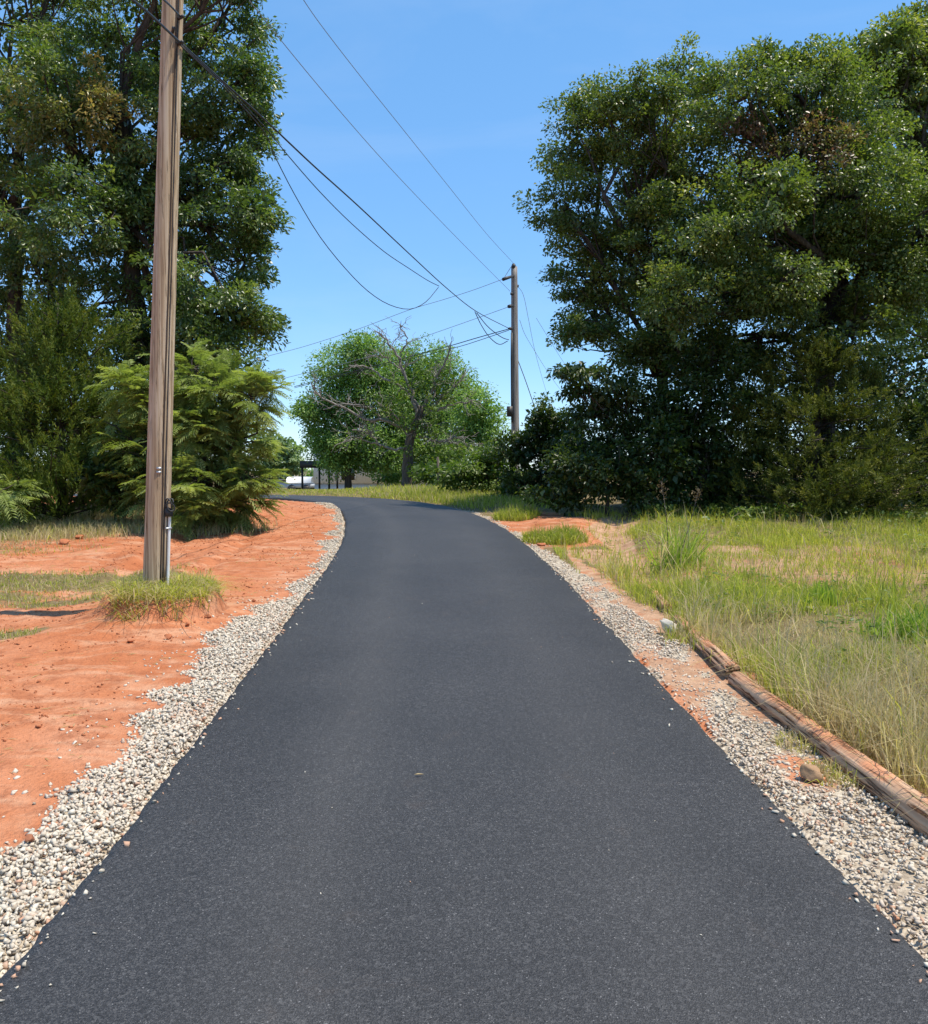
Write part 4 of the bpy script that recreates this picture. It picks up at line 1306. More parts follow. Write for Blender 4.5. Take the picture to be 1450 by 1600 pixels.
# thin post in the verge
pp = base_at(684, 33.5)
V, Fs = tube(np.array([pp + [0, 0, -.1], pp + [0.02, 0, 0.6], pp + [0.0, 0, 1.25]]), [0.05, 0.045, 0.042], 8)
gt = Geo(); gt.addc(V, Fs)
o = gt.build('fence_post', MAT['trunk_bark'], None, pp)
tag(o, 'thin weathered wooden post in the weeds right of the old oak', 'post')

# ------------------------------------------------------------------ homestead beyond the bend
g = np.random.default_rng(640)
HD = 52.0
def hz(py, D): return at(0, py, D)[2]
bz = hz(769, HD)
h0 = at(490, 769, HD)[0]; h1 = at(690, 769, HD)[0]
home = thing('mobile_home', ((h0 + h1) / 2, HD + 2, bz), 'low pale mobile home with a dark window behind the bend trees', 'house')
O0 = np.array([(h0 + h1) / 2, HD + 2, bz])
def part(name, c, s, m, parent, o=O0):
    V, F = box(c, s)
    return mk(name, V, F, MAT[m], parent, o)
part('skirting', ((h0 + h1) / 2, HD + 2.06, bz + 0.2), (h1 - h0 - 0.1, 3.9, 0.62), 'grey_skirt', home)
part('wall', ((h0 + h1) / 2, HD + 2, bz + 1.65), (h1 - h0, 4.0, 2.28), 'siding', home)
part('roof', ((h0 + h1) / 2, HD + 2, bz + 2.86), (h1 - h0 + 0.3, 4.3, 0.13), 'white_paint', home)
for (px0, px1, nm) in ((532, 556, 0), (600, 622, 1)):
    a, b_ = at(px0, 757, HD)[0], at(px1, 757, HD)[0]
    w = part('window', ((a + b_) / 2, HD - 0.02, bz + 1.12), (b_ - a, 0.05, 0.95), 'white_paint', home)
    mk('pane', *box(((a + b_) / 2, HD - 0.05, bz + 1.12), (b_ - a - 0.12, 0.03, 0.83)), MAT['glass_dark'], w, O0)
# dark patio canopy on thin posts
CD = 43.5
cz = hz(771, CD)
ca, cb = at(471, 770, CD)[0], at(516, 770, CD)[0]
OC = np.array([(ca + cb) / 2, CD + 1.4, cz])
canopy = thing('patio_canopy', OC, 'dark flat patio canopy on thin black posts by the mobile home', 'canopy')
ht = hz(731, CD) - cz
for (x_, y_) in ((ca, CD), (at(480, 770, CD)[0] + 0.2, CD + 2.8), (cb, CD), (cb, CD + 2.8)):
    V, F = box((x_ + (0.05 if x_ == ca else -0.05), y_, cz + ht / 2), (0.09, 0.09, ht))
    mk('post', V, F, MAT['dark_metal'], canopy, OC)
V, F = box(((ca + cb) / 2, CD + 1.4, cz + ht + 0.17), (cb - ca + 0.1, 3.0, 0.34)); mk('roof_frame', V, F, MAT['dark_metal'], canopy, OC)
xx = np.linspace(ca + 0.25, cb + 0.2, 14)
zz = cz + ht + 0.40 + 0.22 * ((xx - xx[0]) / (xx[-1] - xx[0])) ** 2
Vt = np.concatenate([np.stack([xx, np.full(14, CD - 0.1), zz], -1), np.stack([xx, np.full(14, CD + 2.9), zz + 0.1], -1), np.stack([xx, np.full(14, CD - 0.1), zz - 0.03], -1), np.stack([xx, np.full(14, CD + 2.9), zz + 0.07], -1)])
i = np.arange(13)
Ft = np.concatenate([np.stack([i, i + 1, i + 15, i + 14], -1), np.stack([i + 28, i + 42, i + 43, i + 29], -1), np.stack([i, i + 28, i + 29, i + 1], -1), np.stack([i + 14, i + 15, i + 43, i + 42], -1)])
mk('tarp', Vt, Ft, MAT['white_paint'], canopy, OC)
# white covered trailer and grey shed beyond
TD = 58.0
tz = hz(770, TD)
ta, tb = at(447, 765, TD)[0], at(486, 765, TD)[0]
OT = np.array([(ta + tb) / 2, TD + 1, tz])
trailer = thing('utility_trailer', OT, 'white covered trailer parked beyond the canopy', 'trailer')
xs_ = np.linspace(0, np.pi, 9)
prof = np.stack([np.cos(xs_) * 1.0, np.sin(xs_) ** 0.5 * 0.42], -1)
Vt = np.concatenate([np.stack([np.full(9, X), TD + 1 + prof[:, 0], tz + 0.62 + prof[:, 1]], -1) for X in (ta, tb)])
i = np.arange(8)
Ft = np.stack([i, i + 1, i + 10, i + 9], -1)
caps = [np.array([[0, j + 1, j + 2] for j in range(7)] + [[9, 9 + j + 2, 9 + j + 1] for j in range(7)])]
mk('cover', Vt, [Ft] + caps, MAT['white_paint'], trailer, OT)
V, F = box(((ta + tb) / 2, TD + 1, tz + 0.47), (tb - ta - 0.05, 1.9, 0.30)); mk('body', V, F, MAT['grey_skirt'], trailer, OT)
for X in (ta + 0.35, tb - 0.35):
    for Y in (TD + 0.1, TD + 1.9):
        V, Fs = tube(np.array([[X, Y - 0.08, tz + 0.26], [X, Y, tz + 0.26], [X, Y + 0.08, tz + 0.26]]), 0.27, 12)
        gw = Geo(); gw.addc(V, Fs); gw.build('wheel', MAT['dark_metal'], trailer, OT)
SD = 64.0
sz_ = hz(770, SD)
sa, sb = at(395, 765, SD)[0], at(449, 765, SD)[0]
OS = np.array([(sa + sb) / 2, SD + 1.5, sz_])
shed = thing('shed', OS, 'grey low shed at the far left end of the road', 'shed')
V, F = box(((sa + sb) / 2, SD + 1.5, sz_ + 0.42), (sb - sa, 3, 0.85)); mk('wall', V, F, MAT['grey_skirt'], shed, OS)
V, F = box(((sa + sb) / 2, SD + 1.5, sz_ + 0.90), (sb - sa + 0.3, 3.3, 0.10)); mk('roof', V, F, MAT['dark_metal'], shed, OS)

# ------------------------------------------------------------------ utility poles
def pole(px_base, py_base, px_top, D, z_top, r0, r1, label, mat, zb):
    x0 = at(px_base, py_base, D)[0]
    b = np.array([x0, D, zb])
    root = thing('utility_pole', b, label, 'utility pole', 'wooden utility poles beside the road')
    return root, b


bz0 = float(relief(POLE[0], POLE[1]))
P0 = np.array([POLE[0], POLE[1], bz0])
pole1 = thing('utility_pole', P0, 'near weathered wooden utility pole standing in a grass tuft on red dirt', 'utility pole', 'wooden utility poles beside the road')
topx = at(270, 0, 7.7)
dirp = (topx - at(243, 920, 7.7)) / (topx[2] - at(243, 920, 7.7)[2])
Hh = np.linspace(-0.4, 7.9, 60)
C = P0[None] + dirp[None] * Hh[:, None]
rad = np.interp(Hh, [-0.4, 0, 6, 7.9], [0.112, 0.108, 0.083, 0.076])
V, Fs = tube(C, rad, 28, True, 0.012, 5)
# a long weathering split down the right front
ang = np.arange(28) / 28 * 2 * np.pi
gt = Geo(); gt.addc(V, Fs)
shaft = gt.build('shaft', MAT['pole_wood'], pole1, P0, smooth=True)
def on_pole(h, a, out=0.0):
    """point on the pole's skin; a = 0 faces the camera, + to the right"""
    r = np.interp(h, Hh, rad) + out
    c = P0 + dirp * h
    return c + np.array([math.sin(a) * r, -math.cos(a) * r, 0])
# dark seam cable and ground wire running down the right front
hs = np.linspace(0.05, 7.6, 40)
for (a, r_, m, nm, h0_, h1_) in ((0.70, 0.0065, 'old_cable', 'ground_cable', 0.05, 7.6), (1.0, 0.008, 'pole_wood', 'wire_moulding', 0.10, 5.2), (0.84, 0.004, 'dark_metal', 'ground_wire', 0.05, 6.3)):
    hs = np.linspace(h0_, h1_, 44)
    wob = np.cumsum(g.normal(size=44) * 0.01); wob -= np.linspace(wob[0], wob[-1], 44)
    Pc = np.array([on_pole(h, a + w, r_ * 0.5) for h, w in zip(hs, wob)])
    V, Fs = tube(Pc, r_, 8)
    gt = Geo(); gt.addc(V, Fs); gt.build(nm, MAT[m], pole1, P0, smooth=True)
# white conduit with a strap and a coil of dark cable at its top
def hpx(py): return (at(250, py, 7.6)[2] - bz0) / dirp[2]
hs = np.linspace(0.02, hpx(797), 20)
V, Fs = tube(np.array([on_pole(h, 1.25, 0.016) for h in hs]), 0.0135, 10)
gt = Geo(); gt.addc(V, Fs); gt.build('conduit', MAT['white_pvc'], pole1, P0, smooth=True)
V, Fs = tube(np.array([on_pole(hpx(826), a, 0.030 - abs(a - 1.25) * 0.05) for a in np.linspace(0.9, 1.6, 8)]), 0.008, 6)
gt = Geo(); gt.addc(V, Fs); gt.build('strap', MAT['metal'], pole1, P0)
cc = on_pole(hpx(790), 1.2, 0.03)
gt = Geo()
tt = np.linspace(0, 5.5 * np.pi, 60)
V, Fs = tube(np.stack([cc[0] + 0.030 * np.cos(tt) + 0.012 * np.sin(tt * 0.37), cc[1] - 0.03 + 0.012 * np.sin(tt * 1.3), cc[2] + 0.042 * np.sin(tt) + 0.02 * np.cos(tt * 0.4)], -1), 0.0065, 6); gt.addc(V, Fs)
gt.build('cable_coil', MAT['dark_metal'], pole1, P0, smooth=True)
V, F = box(on_pole(hpx(801), 1.1, 0.022), (0.06, 0.05, 0.07), 0.5); mk('junction_box', V, F, MAT['dark_metal'], pole1, P0)
for py_, s_ in ((732, 0.018), (738, 0.016)):
    V, F = box(on_pole(hpx(py_), 0.32, 0.003), (0.040, 0.006, s_ * 1.2), 0.3); mk('tag', V, F, MAT['metal'], pole1, P0)
# hardware where the cables are clamped
for py_, a_ in ((65, 0.9), (25, 0.9), (48, 0.4)):
    V, Fs = tube(np.array([on_pole(hpx(py_), a_, -0.02), on_pole(hpx(py_), a_, 0.03), on_pole(hpx(py_), a_, 0.075)]), 0.014, 8)
    gt = Geo(); gt.addc(V, Fs); gt.build('clamp', MAT['dark_metal'], pole1, P0)

FD = 27.0
fb = base_at(806, FD)
pole2 = thing('utility_pole', fb, 'far slim grey utility pole rising from the bushes at the bend', 'utility pole', 'wooden utility poles beside the road')
ftop = at(803.5, 417, FD)
V, Fs = tube(np.linspace(fb - np.array([0, 0, 0.3]), ftop, 24), np.linspace(0.135, 0.095, 24), 16, True, 0.02, 9)
gt = Geo(); gt.addc(V, Fs); gt.build('shaft', MAT['far_pole_wood'], pole2, fb, smooth=True)
def fpart(nm, P, r_, m='dark_metal', sides=8):
    V, Fs = tube(np.asarray(P), r_, sides); gt = Geo(); gt.addc(V, Fs); gt.build(nm, MAT[m], pole2, fb, smooth=True)
fpart('top_insulator', [at(803, 420, FD - .05), at(802.5, 416, FD - .05), at(802.5, 412, FD - .05)], [0.05, 0.075, 0.04])
fpart('bracket', [at(803, 431, FD - .1), at(795, 433.5, FD - .3), at(786, 436.5, FD - .5)], [0.03, 0.045, 0.05])
fpart('insulator', [at(801, 477.5, FD - .1), at(797, 478.5, FD - .2), at(794.5, 479, FD - .25)], [0.04, 0.055, 0.05])
fpart('clamp', [at(801, 513, FD - .1), at(798, 513.5, FD - .2), at(794.5, 513.5, FD - .25)], [0.03, 0.05, 0.03])
fpart('side_insulator', [at(806, 449, FD), at(808.5, 447.5, FD), at(809, 445, FD)], [0.03, 0.045, 0.04])
fpart('bolt', [at(801, 459, FD - .1), at(798.5, 459, FD - .15), at(797.5, 459, FD - .15)], 0.04)
fpart('riser_cable', [at(799.6, 520, FD - .12), at(799.2, 560, FD - .12), at(799.6, 620, FD - .12), at(800, 660, FD - .12)], 0.028)
c = at(796.5, 643, FD - .2)
V, F = box(c, (0.17, 0.2, 0.30)); mk('meter_box', V, F, MAT['dark_metal'], pole2, fb)


def wire(label, px, D0, D1, r_, mat='cable', n=40, name='overhead_cable', cat='cable', ends=None):
    px = np.asarray(px, float)
    s = np.concatenate([[0], np.cumsum(np.linalg.norm(np.diff(px, axis=0), axis=1))]); s /= s[-1]
    P = np.array([at(x, y, 1 / ((1 - t) / D0 + t / D1)) for (x, y), t in zip(px, s)])
    C = curve(P, n)
    V, Fs = tube(C, r_, 6)
    gt = Geo(); gt.addc(V, Fs)
    o = gt.build(name, MAT[mat], None, P[0], smooth=True)
    return tag(o, label, cat)


wire('thick black cable strung from the near pole down to the far pole clamp', [(281, 66), (350, 129), (420, 193), (490, 259), (560, 322), (640, 397), (700, 452), (745, 487), (795, 513)], 7.62, FD - .2, 0.0095)
wire('thinner black cable sagging under the thick one and rejoining it midway', [(281, 68), (350, 132), (415, 200), (450, 243), (500, 300), (550, 350), (600, 393), (640, 420), (668, 438), (686, 447)], 7.62, 15.0, 0.0055)
wire('slack black cable drooping in the deepest loop over the road', [(281, 70), (350, 136), (412, 205), (430, 245), (462, 307), (500, 370), (540, 420), (575, 455), (608, 476), (640, 483), (665, 472), (685, 449)], 7.62, 15.0, 0.0055)
wire('lower black cable coming in from the left behind the near pole', [(196, -10), (235, 23), (281, 66)], 6.2, 7.6, 0.010)
wire('upper black cable reaching the near pole from the upper left', [(236, -16), (262, 5), (281, 25)], 6.6, 7.6, 0.008)
wire('outer of two small slack loops hanging beside the far pole clamp', [(742, 487), (752, 508), (765, 527), (780, 538), (793, 533)], FD - 3.5, FD - .2, 0.012, n=24)
wire('inner of two small slack loops hanging beside the far pole clamp', [(745, 489), (760, 508), (775, 521), (786, 528), (795, 531)], FD - 3.2, FD - .2, 0.012, n=24)
wire('thin bare wire crossing the sky to the bracket of the far pole', [(390, 0), (403, 18), (500, 137), (600, 252), (690, 347), (750, 408), (797, 455)], 11, FD, 0.0055, 'thin_cable')
wire('topmost thin bare wire running to the tip of the far pole', [(465, -14), (500, 37), (560, 115), (620, 190), (700, 290), (760, 365), (803, 412)], 12, FD, 0.0055, 'thin_cable')
wire('thin wire sloping down leftwards from the far pole bracket', [(786, 436), (740, 453), (690, 469), (640, 484), (560, 514), (480, 540), (420, 556)], FD - .4, 30, 0.0075, 'thin_cable')
wire('thin wire sloping down leftwards from the middle of the far pole', [(796, 479), (740, 499), (660, 527), (560, 562), (440, 592)], FD - .2, 32, 0.0075, 'thin_cable')
wire('upper strand of the twisted service cable leaving the far pole to the left', [(795, 514), (745, 528), (697, 542), (600, 568), (460, 604)], FD - .2, 34, 0.013)
wire('lower strand of the twisted service cable leaving the far pole to the left', [(795, 516), (745, 533), (708, 544), (600, 571), (460, 606)], FD - .2, 34, 0.010)
wire('guy wire slanting down to the right from the middle of the far pole', [(809, 562), (822, 597), (836, 638), (842, 656)], FD, FD + 1, 0.013, 'thin_cable')
wire('faint wire bowing away right of the far pole', [(808, 446), (818, 462), (826, 500), (835, 545), (847, 590), (862, 640)], FD, 45, 0.007, 'thin_cable')
wire('faint wire curving from the far pole towards the post oak', [(812, 500), (820, 522), (834, 546), (850, 572), (872, 604), (895, 630)], FD, 42, 0.007, 'thin_cable')
wire('short wire leaving the far pole shoulder towards the post oak crown', [(838, 497), (860, 533), (880, 565), (900, 592)], FD + 3, 40, 0.007, 'thin_cable')
wire('jumper wire tying the far pole tip to its bracket', [(802, 412), (796, 421), (789, 432), (786, 437)], FD - .05, FD - .45, 0.009, 'thin_cable', n=12)


# ------------------------------------------------------------------ logs beside the road
def make_log(pa, pb, r0, r1, label, seed, sink=0.35, splinter=0.0, n=40, ra=0.05):
    a, b = np.asarray(pa[:2], float), np.asarray(pb[:2], float)
    t = np.linspace(0, 1, n)[:, None]
    xy = a * (1 - t) + b * t
    rr = np.linspace(r0, r1, n)
    z = relief(xy[:, 0], xy[:, 1])
    zl = np.interp(t[:, 0], [0, 1], [np.median(z[:8]), np.median(z[-8:])])
    P = np.concatenate([xy, (zl + rr * (1 - sink))[:, None]], 1)
    P[:, :2] += np.random.default_rng(seed).normal(size=(n, 2)) * 0.0015
    gg = np.random.default_rng(seed)
    sides = 26
    V, Fs = tube(P, rr, sides, True, 0.0, seed)
    ring = V[:n * sides].reshape(n, sides, 3)
    prof = 1 + ra * gg.normal(size=sides)[None] * 0.8 + 0.02 * np.stack([fbm(np.linspace(0, 8, n), np.full(n, s * 1.7), seed) - 0.5 for s in range(sides)], 1)
    # longitudinal checks
    for s in gg.integers(0, sides, 5):
        i0 = gg.integers(0, n - 12); i1 = min(n, i0 + gg.integers(8, 28))
        prof[i0:i1, s] -= 0.10
    cen = P[:, None]
    ring[:] = cen + (ring - cen) * prof[..., None]
    if splinter:
        axis_ = unit(P[-1] - P[0])
        ring[-1] += axis_ * (gg.random((sides, 1)) * splinter)
        ring[-2] += axis_ * (gg.random((sides, 1)) * splinter * 0.4)
        ring[0] -= axis_ * (gg.random((sides, 1)) * splinter * 0.7)
    d = unit(P[-1] - P[0])
    gt = Geo(); gt.addc(V, Fs)
    o = gt.build('log', MAT['log_wood'], None, P[0], smooth=False)
    # lay the grain along the log: keep local z along its axis
    rot = Vector((0, 0, 1)).rotation_difference(Vector(d.tolist()))
    inv = rot.inverted()
    for v in o.data.vertices:
        v.co = inv @ v.co
    o.rotation_mode = 'QUATERNION'
    o.rotation_quaternion = rot
    return tag(o, label, 'log', 'old logs lying along the right edge of the gravel')


make_log(gp(1500, 1335), gp(1150, 1068), 0.069, 0.056, 'longest log with red dust on top, nearest the camera beside the gravel', 3, 0.42)
make_log(gp(1142, 1058), gp(1062, 978), 0.060, 0.052, 'split reddish log with frayed ends lying beyond the longest log', 5, 0.42, 0.16, ra=0.12)
make_log(gp(1042, 956), gp(1016, 922), 0.05, 0.04, 'short grey log half sunk in grass, farthest from the camera', 6, 0.6, 0.1, ra=0.1)

# ------------------------------------------------------------------ grass
def blades(x, y, h, w, g, lean=0.5, curl=0.6, tint=None, dead=None, z=None):
    n = len(x)
    z = relief(x, y) - 0.01 if z is None else z
    B = np.stack([x, y, z], -1)
    az = g.uniform(0, 2 * np.pi, n)
    d = np.stack([np.cos(az), np.sin(az), np.zeros(n)], -1)
    fa = g.uniform(0, 2 * np.pi, n)
    s = np.stack([np.cos(fa), np.sin(fa), np.zeros(n)], -1) * (w / 2)[:, None]
    ln = np.abs(g.normal(0, lean, n))[:, None]
    mid = B + (np.array([0, 0, 0.58]) + d * ln * 0.35) * h[:, None]
    tip = B + (np.array([0, 0, 1.0]) + d * (ln * (0.6 + curl))) * h[:, None]
    tip[:, 2] -= (ln[:, 0] ** 2 * curl * 0.5 * h).clip(0, 0.8 * h)
    V = np.stack([B - s, B + s, mid + s * 0.75, mid - s * 0.75, tip], 1).reshape(-1, 3)
    i = np.arange(n)[:, None] * 5
    F = np.concatenate([i + np.array([[0, 1, 2]]), i + np.array([[0, 2, 3]]), i + np.array([[3, 2, 4]])])
    tint = g.random(n) if tint is None else tint
    dead = np.zeros(n) if dead is None else dead
    return V, F, np.repeat(np.stack([tint, dead, tint], -1), 5, axis=0)


g = np.random.default_rng(701)
# --- lawn on the right
n = 140000
u = g.random(n)
y = 3.0 + (16.8 - 3.0) * u ** 1.35
x = 1.2 + g.random(n) * (np.minimum(0.56 * y + 0.9, 9.5) - 1.2)
mg_, mgr2, ms_ = masks(x, y)
thick = fbm(x * 1.3, y * 1.3, 121)
keep = g.random(n) < mg_ * (0.55 + 0.45 * sstep(0.32, 0.48, thick))
x, y = x[keep], y[keep]
n = len(x)
strawband = blob(x + (fbm(x, y, 131) - .5) * 0.8, y, 2.5, 4.6, 0.95, 1.8, 0.5)
strawband = np.maximum(strawband, 0.6 * blob(x, y, 2.3, 7.2, 0.5, 1.5, 0.5))
nb = fbm(x * 0.9, y * 0.9, 123)
bare = 1 - sstep(0.32, 0.48, fbm(x * 1.3, y * 1.3, 121))
dead_p = np.clip(0.13 + 0.9 * strawband + 1.8 * (nb - 0.53) + 0.30 * bare, 0.05, 0.95)
dead = (g.random(n) < dead_p) * g.uniform(0.55, 1.0, n)
hgt = (0.05 + 0.07 * g.random(n)) * (0.7 + 0.9 * fbm(x * 1.1, y * 1.1, 125)) + strawband * g.random(n) * 0.22 + 0.10 * sstep(0.55, 0.7, fbm(x * 2.2, y * 2.2, 129, 2)) * g.random(n)
hgt = hgt * (1 - 0.55 * bare)
hgt = hgt + (g.random(n) < 0.05) * g.uniform(0.08, 0.26, n)
nearlog = np.exp(-((x - xgr(y) - 0.15) / 0.25) ** 2)
hgt = hgt * (1 + 0.45 * nearlog * (y < 10))
wdt = g.uniform(0.003, 0.007, n) * (0.8 + y / 14)
V, F, col = blades(x, y, hgt, wdt, g, 0.65, 0.6, np.clip(g.normal(0.5, 0.2, n) + 0.5 * (fbm(x * 0.6, y * 0.6, 127) - 0.5), 0, 1), dead)
tag(mk('lawn_grass', V, F, MAT['grass'], col=col), 'rough green and straw coloured grass of the lawn right of the road', None, kind='stuff')

# --- left: dry patches
n = 90000
u = g.random(n)
y = 6.6 + (18.0 - 6.6) * u ** 1.1
x = -g.random(n) * (0.56 * y + 1.2)
mg_, _, _ = masks(x, y)
mound = blob(x, y, POLE[0], POLE[1], 0.9, 0.9, 0.2)
keep = (g.random(n) < mg_ * 1.3 * (fbm(x * 2.5, y * 2.5, 141) > 0.38)) & (mound < 0.3) & (x < xgl(y) - 0.3)
x, y = x[keep], y[keep]; n = len(x)
dead = (g.random(n) < np.where(y > 12, 0.9, 0.5)) * g.uniform(0.5, 1, n)
hgt = np.where(y > 12.4, g.uniform(0.07, 0.22, n), g.uniform(0.03, 0.075, n))
V, F, col = blades(x, y, hgt, g.uniform(0.004, 0.009, n) * (0.7 + y / 16), g, 0.6, 0.6, np.clip(g.normal(0.45, 0.2, n), 0, 1), dead)
tag(mk('dry_grass', V, F, MAT['grass'], col=col), 'thin dry grass in patches on the red dirt left of the road', None, kind='stuff')


def tuft(name, label, px, py, n, rad, h, g, mat='grass', lean=0.7, curl=0.7, dead=0.1, w=(0.005, 0.010), tint=0.5, pos=None, stalks=0, xr_=1.0, ragged=0.0):
    p = gp(px, py) if pos is None else np.asarray(pos)
    if stalks:
        nc = 9
        cx_, cy_ = g.normal(0, rad * 0.5, nc), g.normal(0, rad * 0.5, nc)
        ch_ = g.uniform(0.45, 1.0, nc)
    r = rad * np.sqrt(g.random(n)); a = g.uniform(0, 6.28, n)
    if ragged:
        r = r * (1 + ragged * 0.5 * (fbm(np.cos(a) * 2 + 5, np.sin(a) * 2 + 5, n, 3) - 0.5) * 2)
    x, y = p[0] + r * np.cos(a) * xr_, p[1] + r * np.sin(a)
    hh = g.uniform(h * 0.35, h, n) * (1.15 - 0.5 * np.clip(r / rad, 0, 1.2)) * (0.55 + 0.9 * fbm(x * 4, y * 4, 77, 2))
    if stalks:                                            # several crowns of unequal height
        ci = g.integers(0, nc, n)
        x = p[0] + cx_[ci] * xr_ + g.normal(0, 0.035, n); y = p[1] + cy_[ci] + g.normal(0, 0.035, n)
        hh = h * ch_[ci] * g.uniform(0.3, 1.0, n)
        low = np.arange(n) % 2 == 0
        x = np.where(low, p[0] + 0.12 + g.normal(0, rad * 0.8, n), x); y = np.where(low, p[1] + g.normal(0, rad * 0.8, n), y)
        hh = np.where(low, g.uniform(0.1, 0.34, n), hh)
    V, F, col = blades(x, y, hh, g.uniform(*w, n), g, lean, curl, np.clip(g.normal(tint, 0.18, n), 0, 1), (g.random(n) < dead) * g.uniform(0.5, 1, n))
    base = np.array([p[0], p[1], float(relief(p[0], p[1]))])
    if not stalks:
        o = mk(name, V, F, MAT[mat], None, base, col=col)
        tag(o, label, 'grass tuft')
        return o
    root = thing(name, base, label, 'grass tuft')
    mk('foliage', V, F, MAT[mat], root, base, col=col)
    return root


g = np.random.default_rng(711)
tuft('grass_tuft', 'green grass tuft ringing the foot of the near utility pole', 0, 0, 4200, 0.46, 0.22, g, lean=1.3, curl=1.0, dead=0.42, pos=(POLE[0] + 0.06, POLE[1] - 0.04), xr_=1.05, tint=0.55, ragged=1.0)
tuft('grass_tuft', 'low dark grass clump on red earth, the farther of two at the right road edge', 808, 812, 1300, 0.42, 0.32, g, dead=0.1, w=(0.008, 0.016), tint=0.35)
tuft('grass_tuft', 'dark spreading grass clump beside the top of the sandy ditch', 868, 846, 1700, 0.48, 0.30, g, dead=0.08, w=(0.007, 0.014), tint=0.3)
root = tuft('tall_grass_clump', 'tall bright grass clump with dark seed stalks beside the sandy ditch', 1052, 890, 420, 0.34, 0.85, g, 'bright_grass', lean=0.75, curl=1.0, dead=0.25, w=(0.008, 0.020), stalks=1, xr_=0.8)
bp = np.array(root.location)
for (px, py, k) in ((1033, 752, 0), (1092, 764, 1)):
    e = at(px, py, bp[1] + 0.1)
    s = bp + np.array([-0.05 + 0.08 * k, 0, 0])
    Pst = curve(np.array([s, s * 0.45 + e * 0.55 + np.array([0.02, 0, 0.03]), e]), 14)
    gt = Geo(); V, Fs = tube(Pst, np.linspace(0.006, 0.003, len(Pst)), 5); gt.addc(V, Fs)
    st = gt.build('stalk', MAT['trunk_bark'], root, bp)
    m = 60
    t = g.random(m)[:, None]
    q = e + (Pst[-4] - e) * t * 0.9 + g.normal(size=(m, 3)) * 0.028
    V, F = leaf_geo(q, unit(g.normal(size=(m, 3)) + np.array([0.3, 0, 0.6])), unit(g.normal(size=(m, 3))), g.uniform(0.02, 0.045, m), g.uniform(0.006, 0.012, m))
    mk('seed_head', V, F, MAT['post_oak_leaf'], st, bp, col=np.repeat(np.stack([np.full(m, 0.2), np.full(m, 0.6), np.zeros(m)], -1), 4, axis=0))  # this part is the grass seed head at the stalk tip
tuft('grass_tuft', 'bright yellow-green upright grass tuft in the middle of the lawn', 1285, 952, 130, 0.14, 0.36, g, 'bright_grass', lean=0.3, curl=0.4, dead=0.03, w=(0.009, 0.018), tint=0.65)
tuft('grass_tuft', 'lush broad-bladed grass tuft at the right edge of the lawn', 1425, 1020, 420, 0.36, 0.36, g, 'bright_grass', lean=0.55, curl=0.6, dead=0.05, w=(0.009, 0.018), tint=0.3)
tuft('grass_tuft', 'small dry tuft growing between the brown clod and the longest log', 1315, 1215, 260, 0.16, 0.15, g, 'grass', lean=0.9, dead=0.7)
tuft('grass_tuft', 'dry wispy tuft beside the frayed log end and the concrete chunk', 1068, 1000, 260, 0.17, 0.22, g, 'grass', lean=0.8, dead=0.55, tint=0.3)
tuft('grass_tuft', 'straw coloured tuft on the gravel halfway along the longest log', 1258, 1165, 200, 0.16, 0.13, g, 'grass', lean=1.0, dead=0.8)

# --- dead straw and roots lying about on the graded dirt
x, y = scatter(2600, -6.5, -1.3, 3.0, 12, g, 1.2)
k = (x < xgl(y) - 0.05) & (fbm(x * 1.3, y * 1.3, 161) > 0.5)
x, y = x[k], y[k]; n = len(x)
a = g.uniform(0, np.pi, n)
P = np.stack([x, y, relief(x, y) + 0.008], -1)
V, F = leaf_geo(P, np.stack([np.cos(a), np.sin(a), g.normal(0, 0.12, n)], -1), np.tile([0, 0, 1.0], (n, 1)) + g.normal(size=(n, 3)) * 0.1, g.uniform(0.03, 0.10, n), g.uniform(0.003, 0.006, n))
dd = g.uniform(0.6, 1, n)
tag(mk('straw_litter', V, F, MAT['grass'], col=np.repeat(np.stack([dd * 0.4, dd, dd], -1), 4, axis=0)), 'bits of dead straw lying on the graded red dirt', None, kind='stuff')

# --- far verge beyond the bend
n = 26000
y = g.uniform(22.5, 38, n); x = g.uniform(-9, 2.6, n)
keep = (y > xfar(x) + 0.1) & ((x < 0.9) | (y < 30))
x, y = x[keep], y[keep]; n = len(x)
tall = blob(x, y, -1.0, 30.5, 2.6, 4.5, 0.5)
V, F, col = blades(x, y, g.uniform(0.04, 0.10, n) + tall * g.random(n) ** 2 * 0.22, g.uniform(0.012, 0.028, n), g, 0.5, 0.5, np.clip(g.normal(0.55, 0.2, n), 0, 1), (g.random(n) < 0.30) * g.uniform(0.4, 1, n))
tag(mk('verge_grass', V, F, MAT['grass'], col=col), 'long grass of the bank beyond the bend under the old oak', None, kind='stuff')
# right verge between road bend and bushes
n = 9000
y = g.uniform(17.0, 24, n); x = xr(y) + 0.25 + g.random(n) * 2.4
k = g.random(n) < sstep(17.5, 20.5, y) * sstep(0.15, 0.7, x - xr(y))
x, y = x[k], y[k]; n = len(x)
V, F, col = blades(x, y, g.uniform(0.06, 0.26, n), g.uniform(0.010, 0.020, n), g, 0.6, 0.6, np.clip(g.normal(0.35, 0.2, n), 0, 1), (g.random(n) < 0.25) * g.uniform(0.4, 1, n))
tag(mk('verge_weeds', V, F, MAT['grass'], col=col), 'shaded weeds along the right road edge below the bushes', None, kind='stuff')
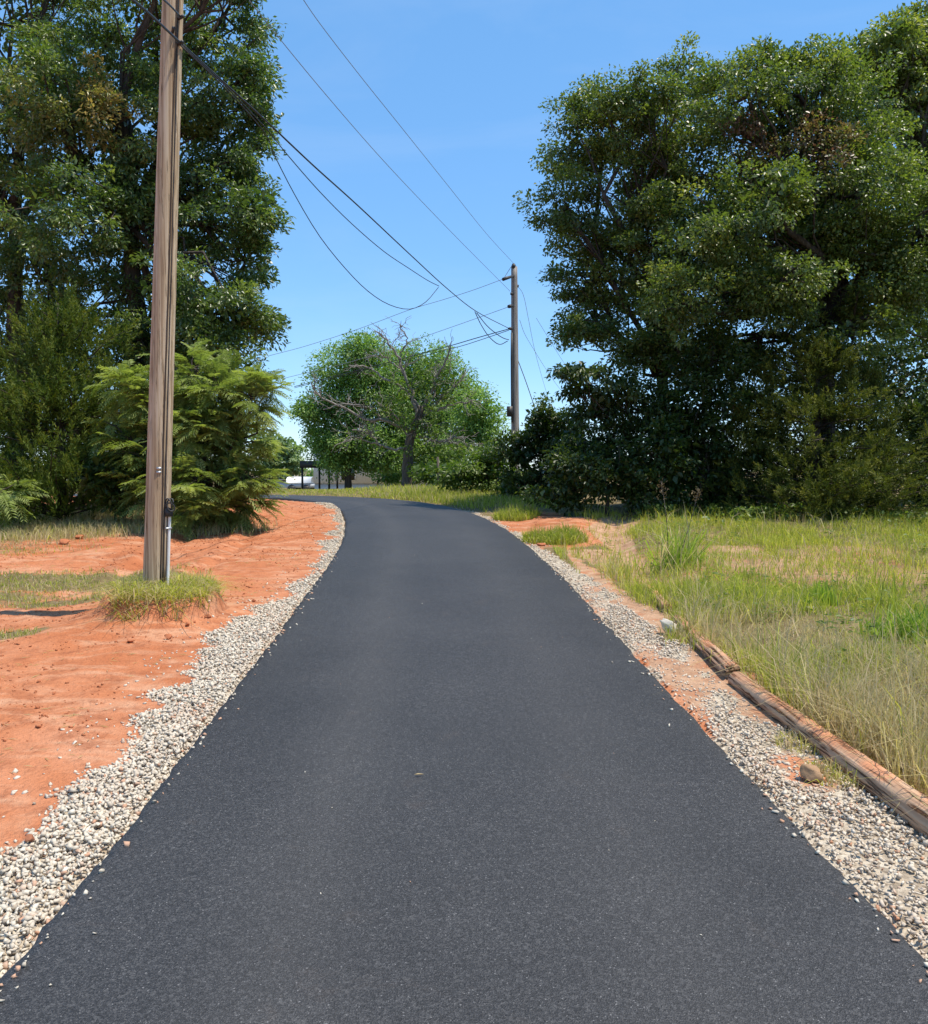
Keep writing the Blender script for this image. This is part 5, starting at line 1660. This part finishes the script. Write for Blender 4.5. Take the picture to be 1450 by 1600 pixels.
# broad-leaved weeds among the lawn grass
nw = 130
xw, yw = g.uniform(1.9, 7.5, nw), 4.0 + 10.5 * g.random(nw) ** 1.2
kk = masks(xw, yw)[0] > 0.5
xw, yw = xw[kk], yw[kk]; nw = len(xw)
idx = np.repeat(np.arange(nw), 14)
m = len(idx)
az = g.uniform(0, 6.28, m); rr_ = g.uniform(0.02, 0.11, m)
P = np.stack([xw[idx] + np.cos(az) * rr_, yw[idx] + np.sin(az) * rr_, np.zeros(m)], -1)
P[:, 2] = relief(P[:, 0], P[:, 1]) + g.uniform(0.03, 0.16, m)
V, F = leaf_geo(P, unit(np.stack([np.cos(az), np.sin(az), g.uniform(-0.2, 0.5, m)], -1)), unit(g.normal(size=(m, 3)) * 0.3 + np.array([0, 0, 1])), g.uniform(0.04, 0.08, m), g.uniform(0.02, 0.035, m))
tt = np.clip(g.normal(0.5, 0.2, m), 0, 1)
tag(mk('lawn_weeds', V, F, MAT['ivy_leaf'], col=np.repeat(np.stack([tt, tt * 0, tt], -1), 4, axis=0)), 'small broad-leaved weeds scattered through the lawn grass', None, kind='stuff')
# broad-leaved ground cover where lawn meets thicket
n = 6000
x = g.uniform(3.0, 9.2, n); y = g.normal(15.5, 0.5, n)
k = fbm(x * 1.2, y * 1.2, 151, 3) + 0.06 * (x - 5) > 0.5
x, y = x[k], y[k]; n = len(x)
P = np.stack([x, y, relief(x, y) + g.uniform(0.02, 0.22, n) * (0.4 + 1.2 * fbm(x * 2, y * 2, 153, 2))], -1)
V, F = leaf_geo(P, unit(g.normal(size=(n, 3))), unit(g.normal(size=(n, 3)) * 0.5 + np.array([0, -0.3, 1])), g.uniform(0.06, 0.11, n), g.uniform(0.04, 0.07, n))
tt = np.clip(g.normal(0.6, 0.2, n), 0, 1)
tag(mk('ground_cover', V, F, MAT['ivy_leaf'], col=np.repeat(np.stack([tt, tt * 0, tt], -1), 4, axis=0)), 'low leafy ground cover where the lawn meets the thicket', None, kind='stuff')

# fallen leaf on the road
lp = gp(655, 1211, ROAD_H + 0.02)
V, F = leaf_geo(np.array([lp + [0, 0, 0.006]]), np.array([[1, 0.35, 0.0]]), np.array([[0, 0, 1.0]]), np.array([0.045]), np.array([0.009]))
V = np.concatenate([V, V - np.array([0, 0, 0.001])]); F = np.concatenate([F, F[:, ::-1] + 4])
o = mk('fallen_leaf', V, F, MAT['grass'], None, lp, col=np.tile(np.array([[1.0, 0.9, 0]]), (8, 1)))
tag(o, 'single dry yellow leaf lying on the dark asphalt', 'leaf')
# print('TRIS', sum(len(o.data.loops) - 2 * len(o.data.polygons) for o in scene.objects if o.type == 'MESH'))
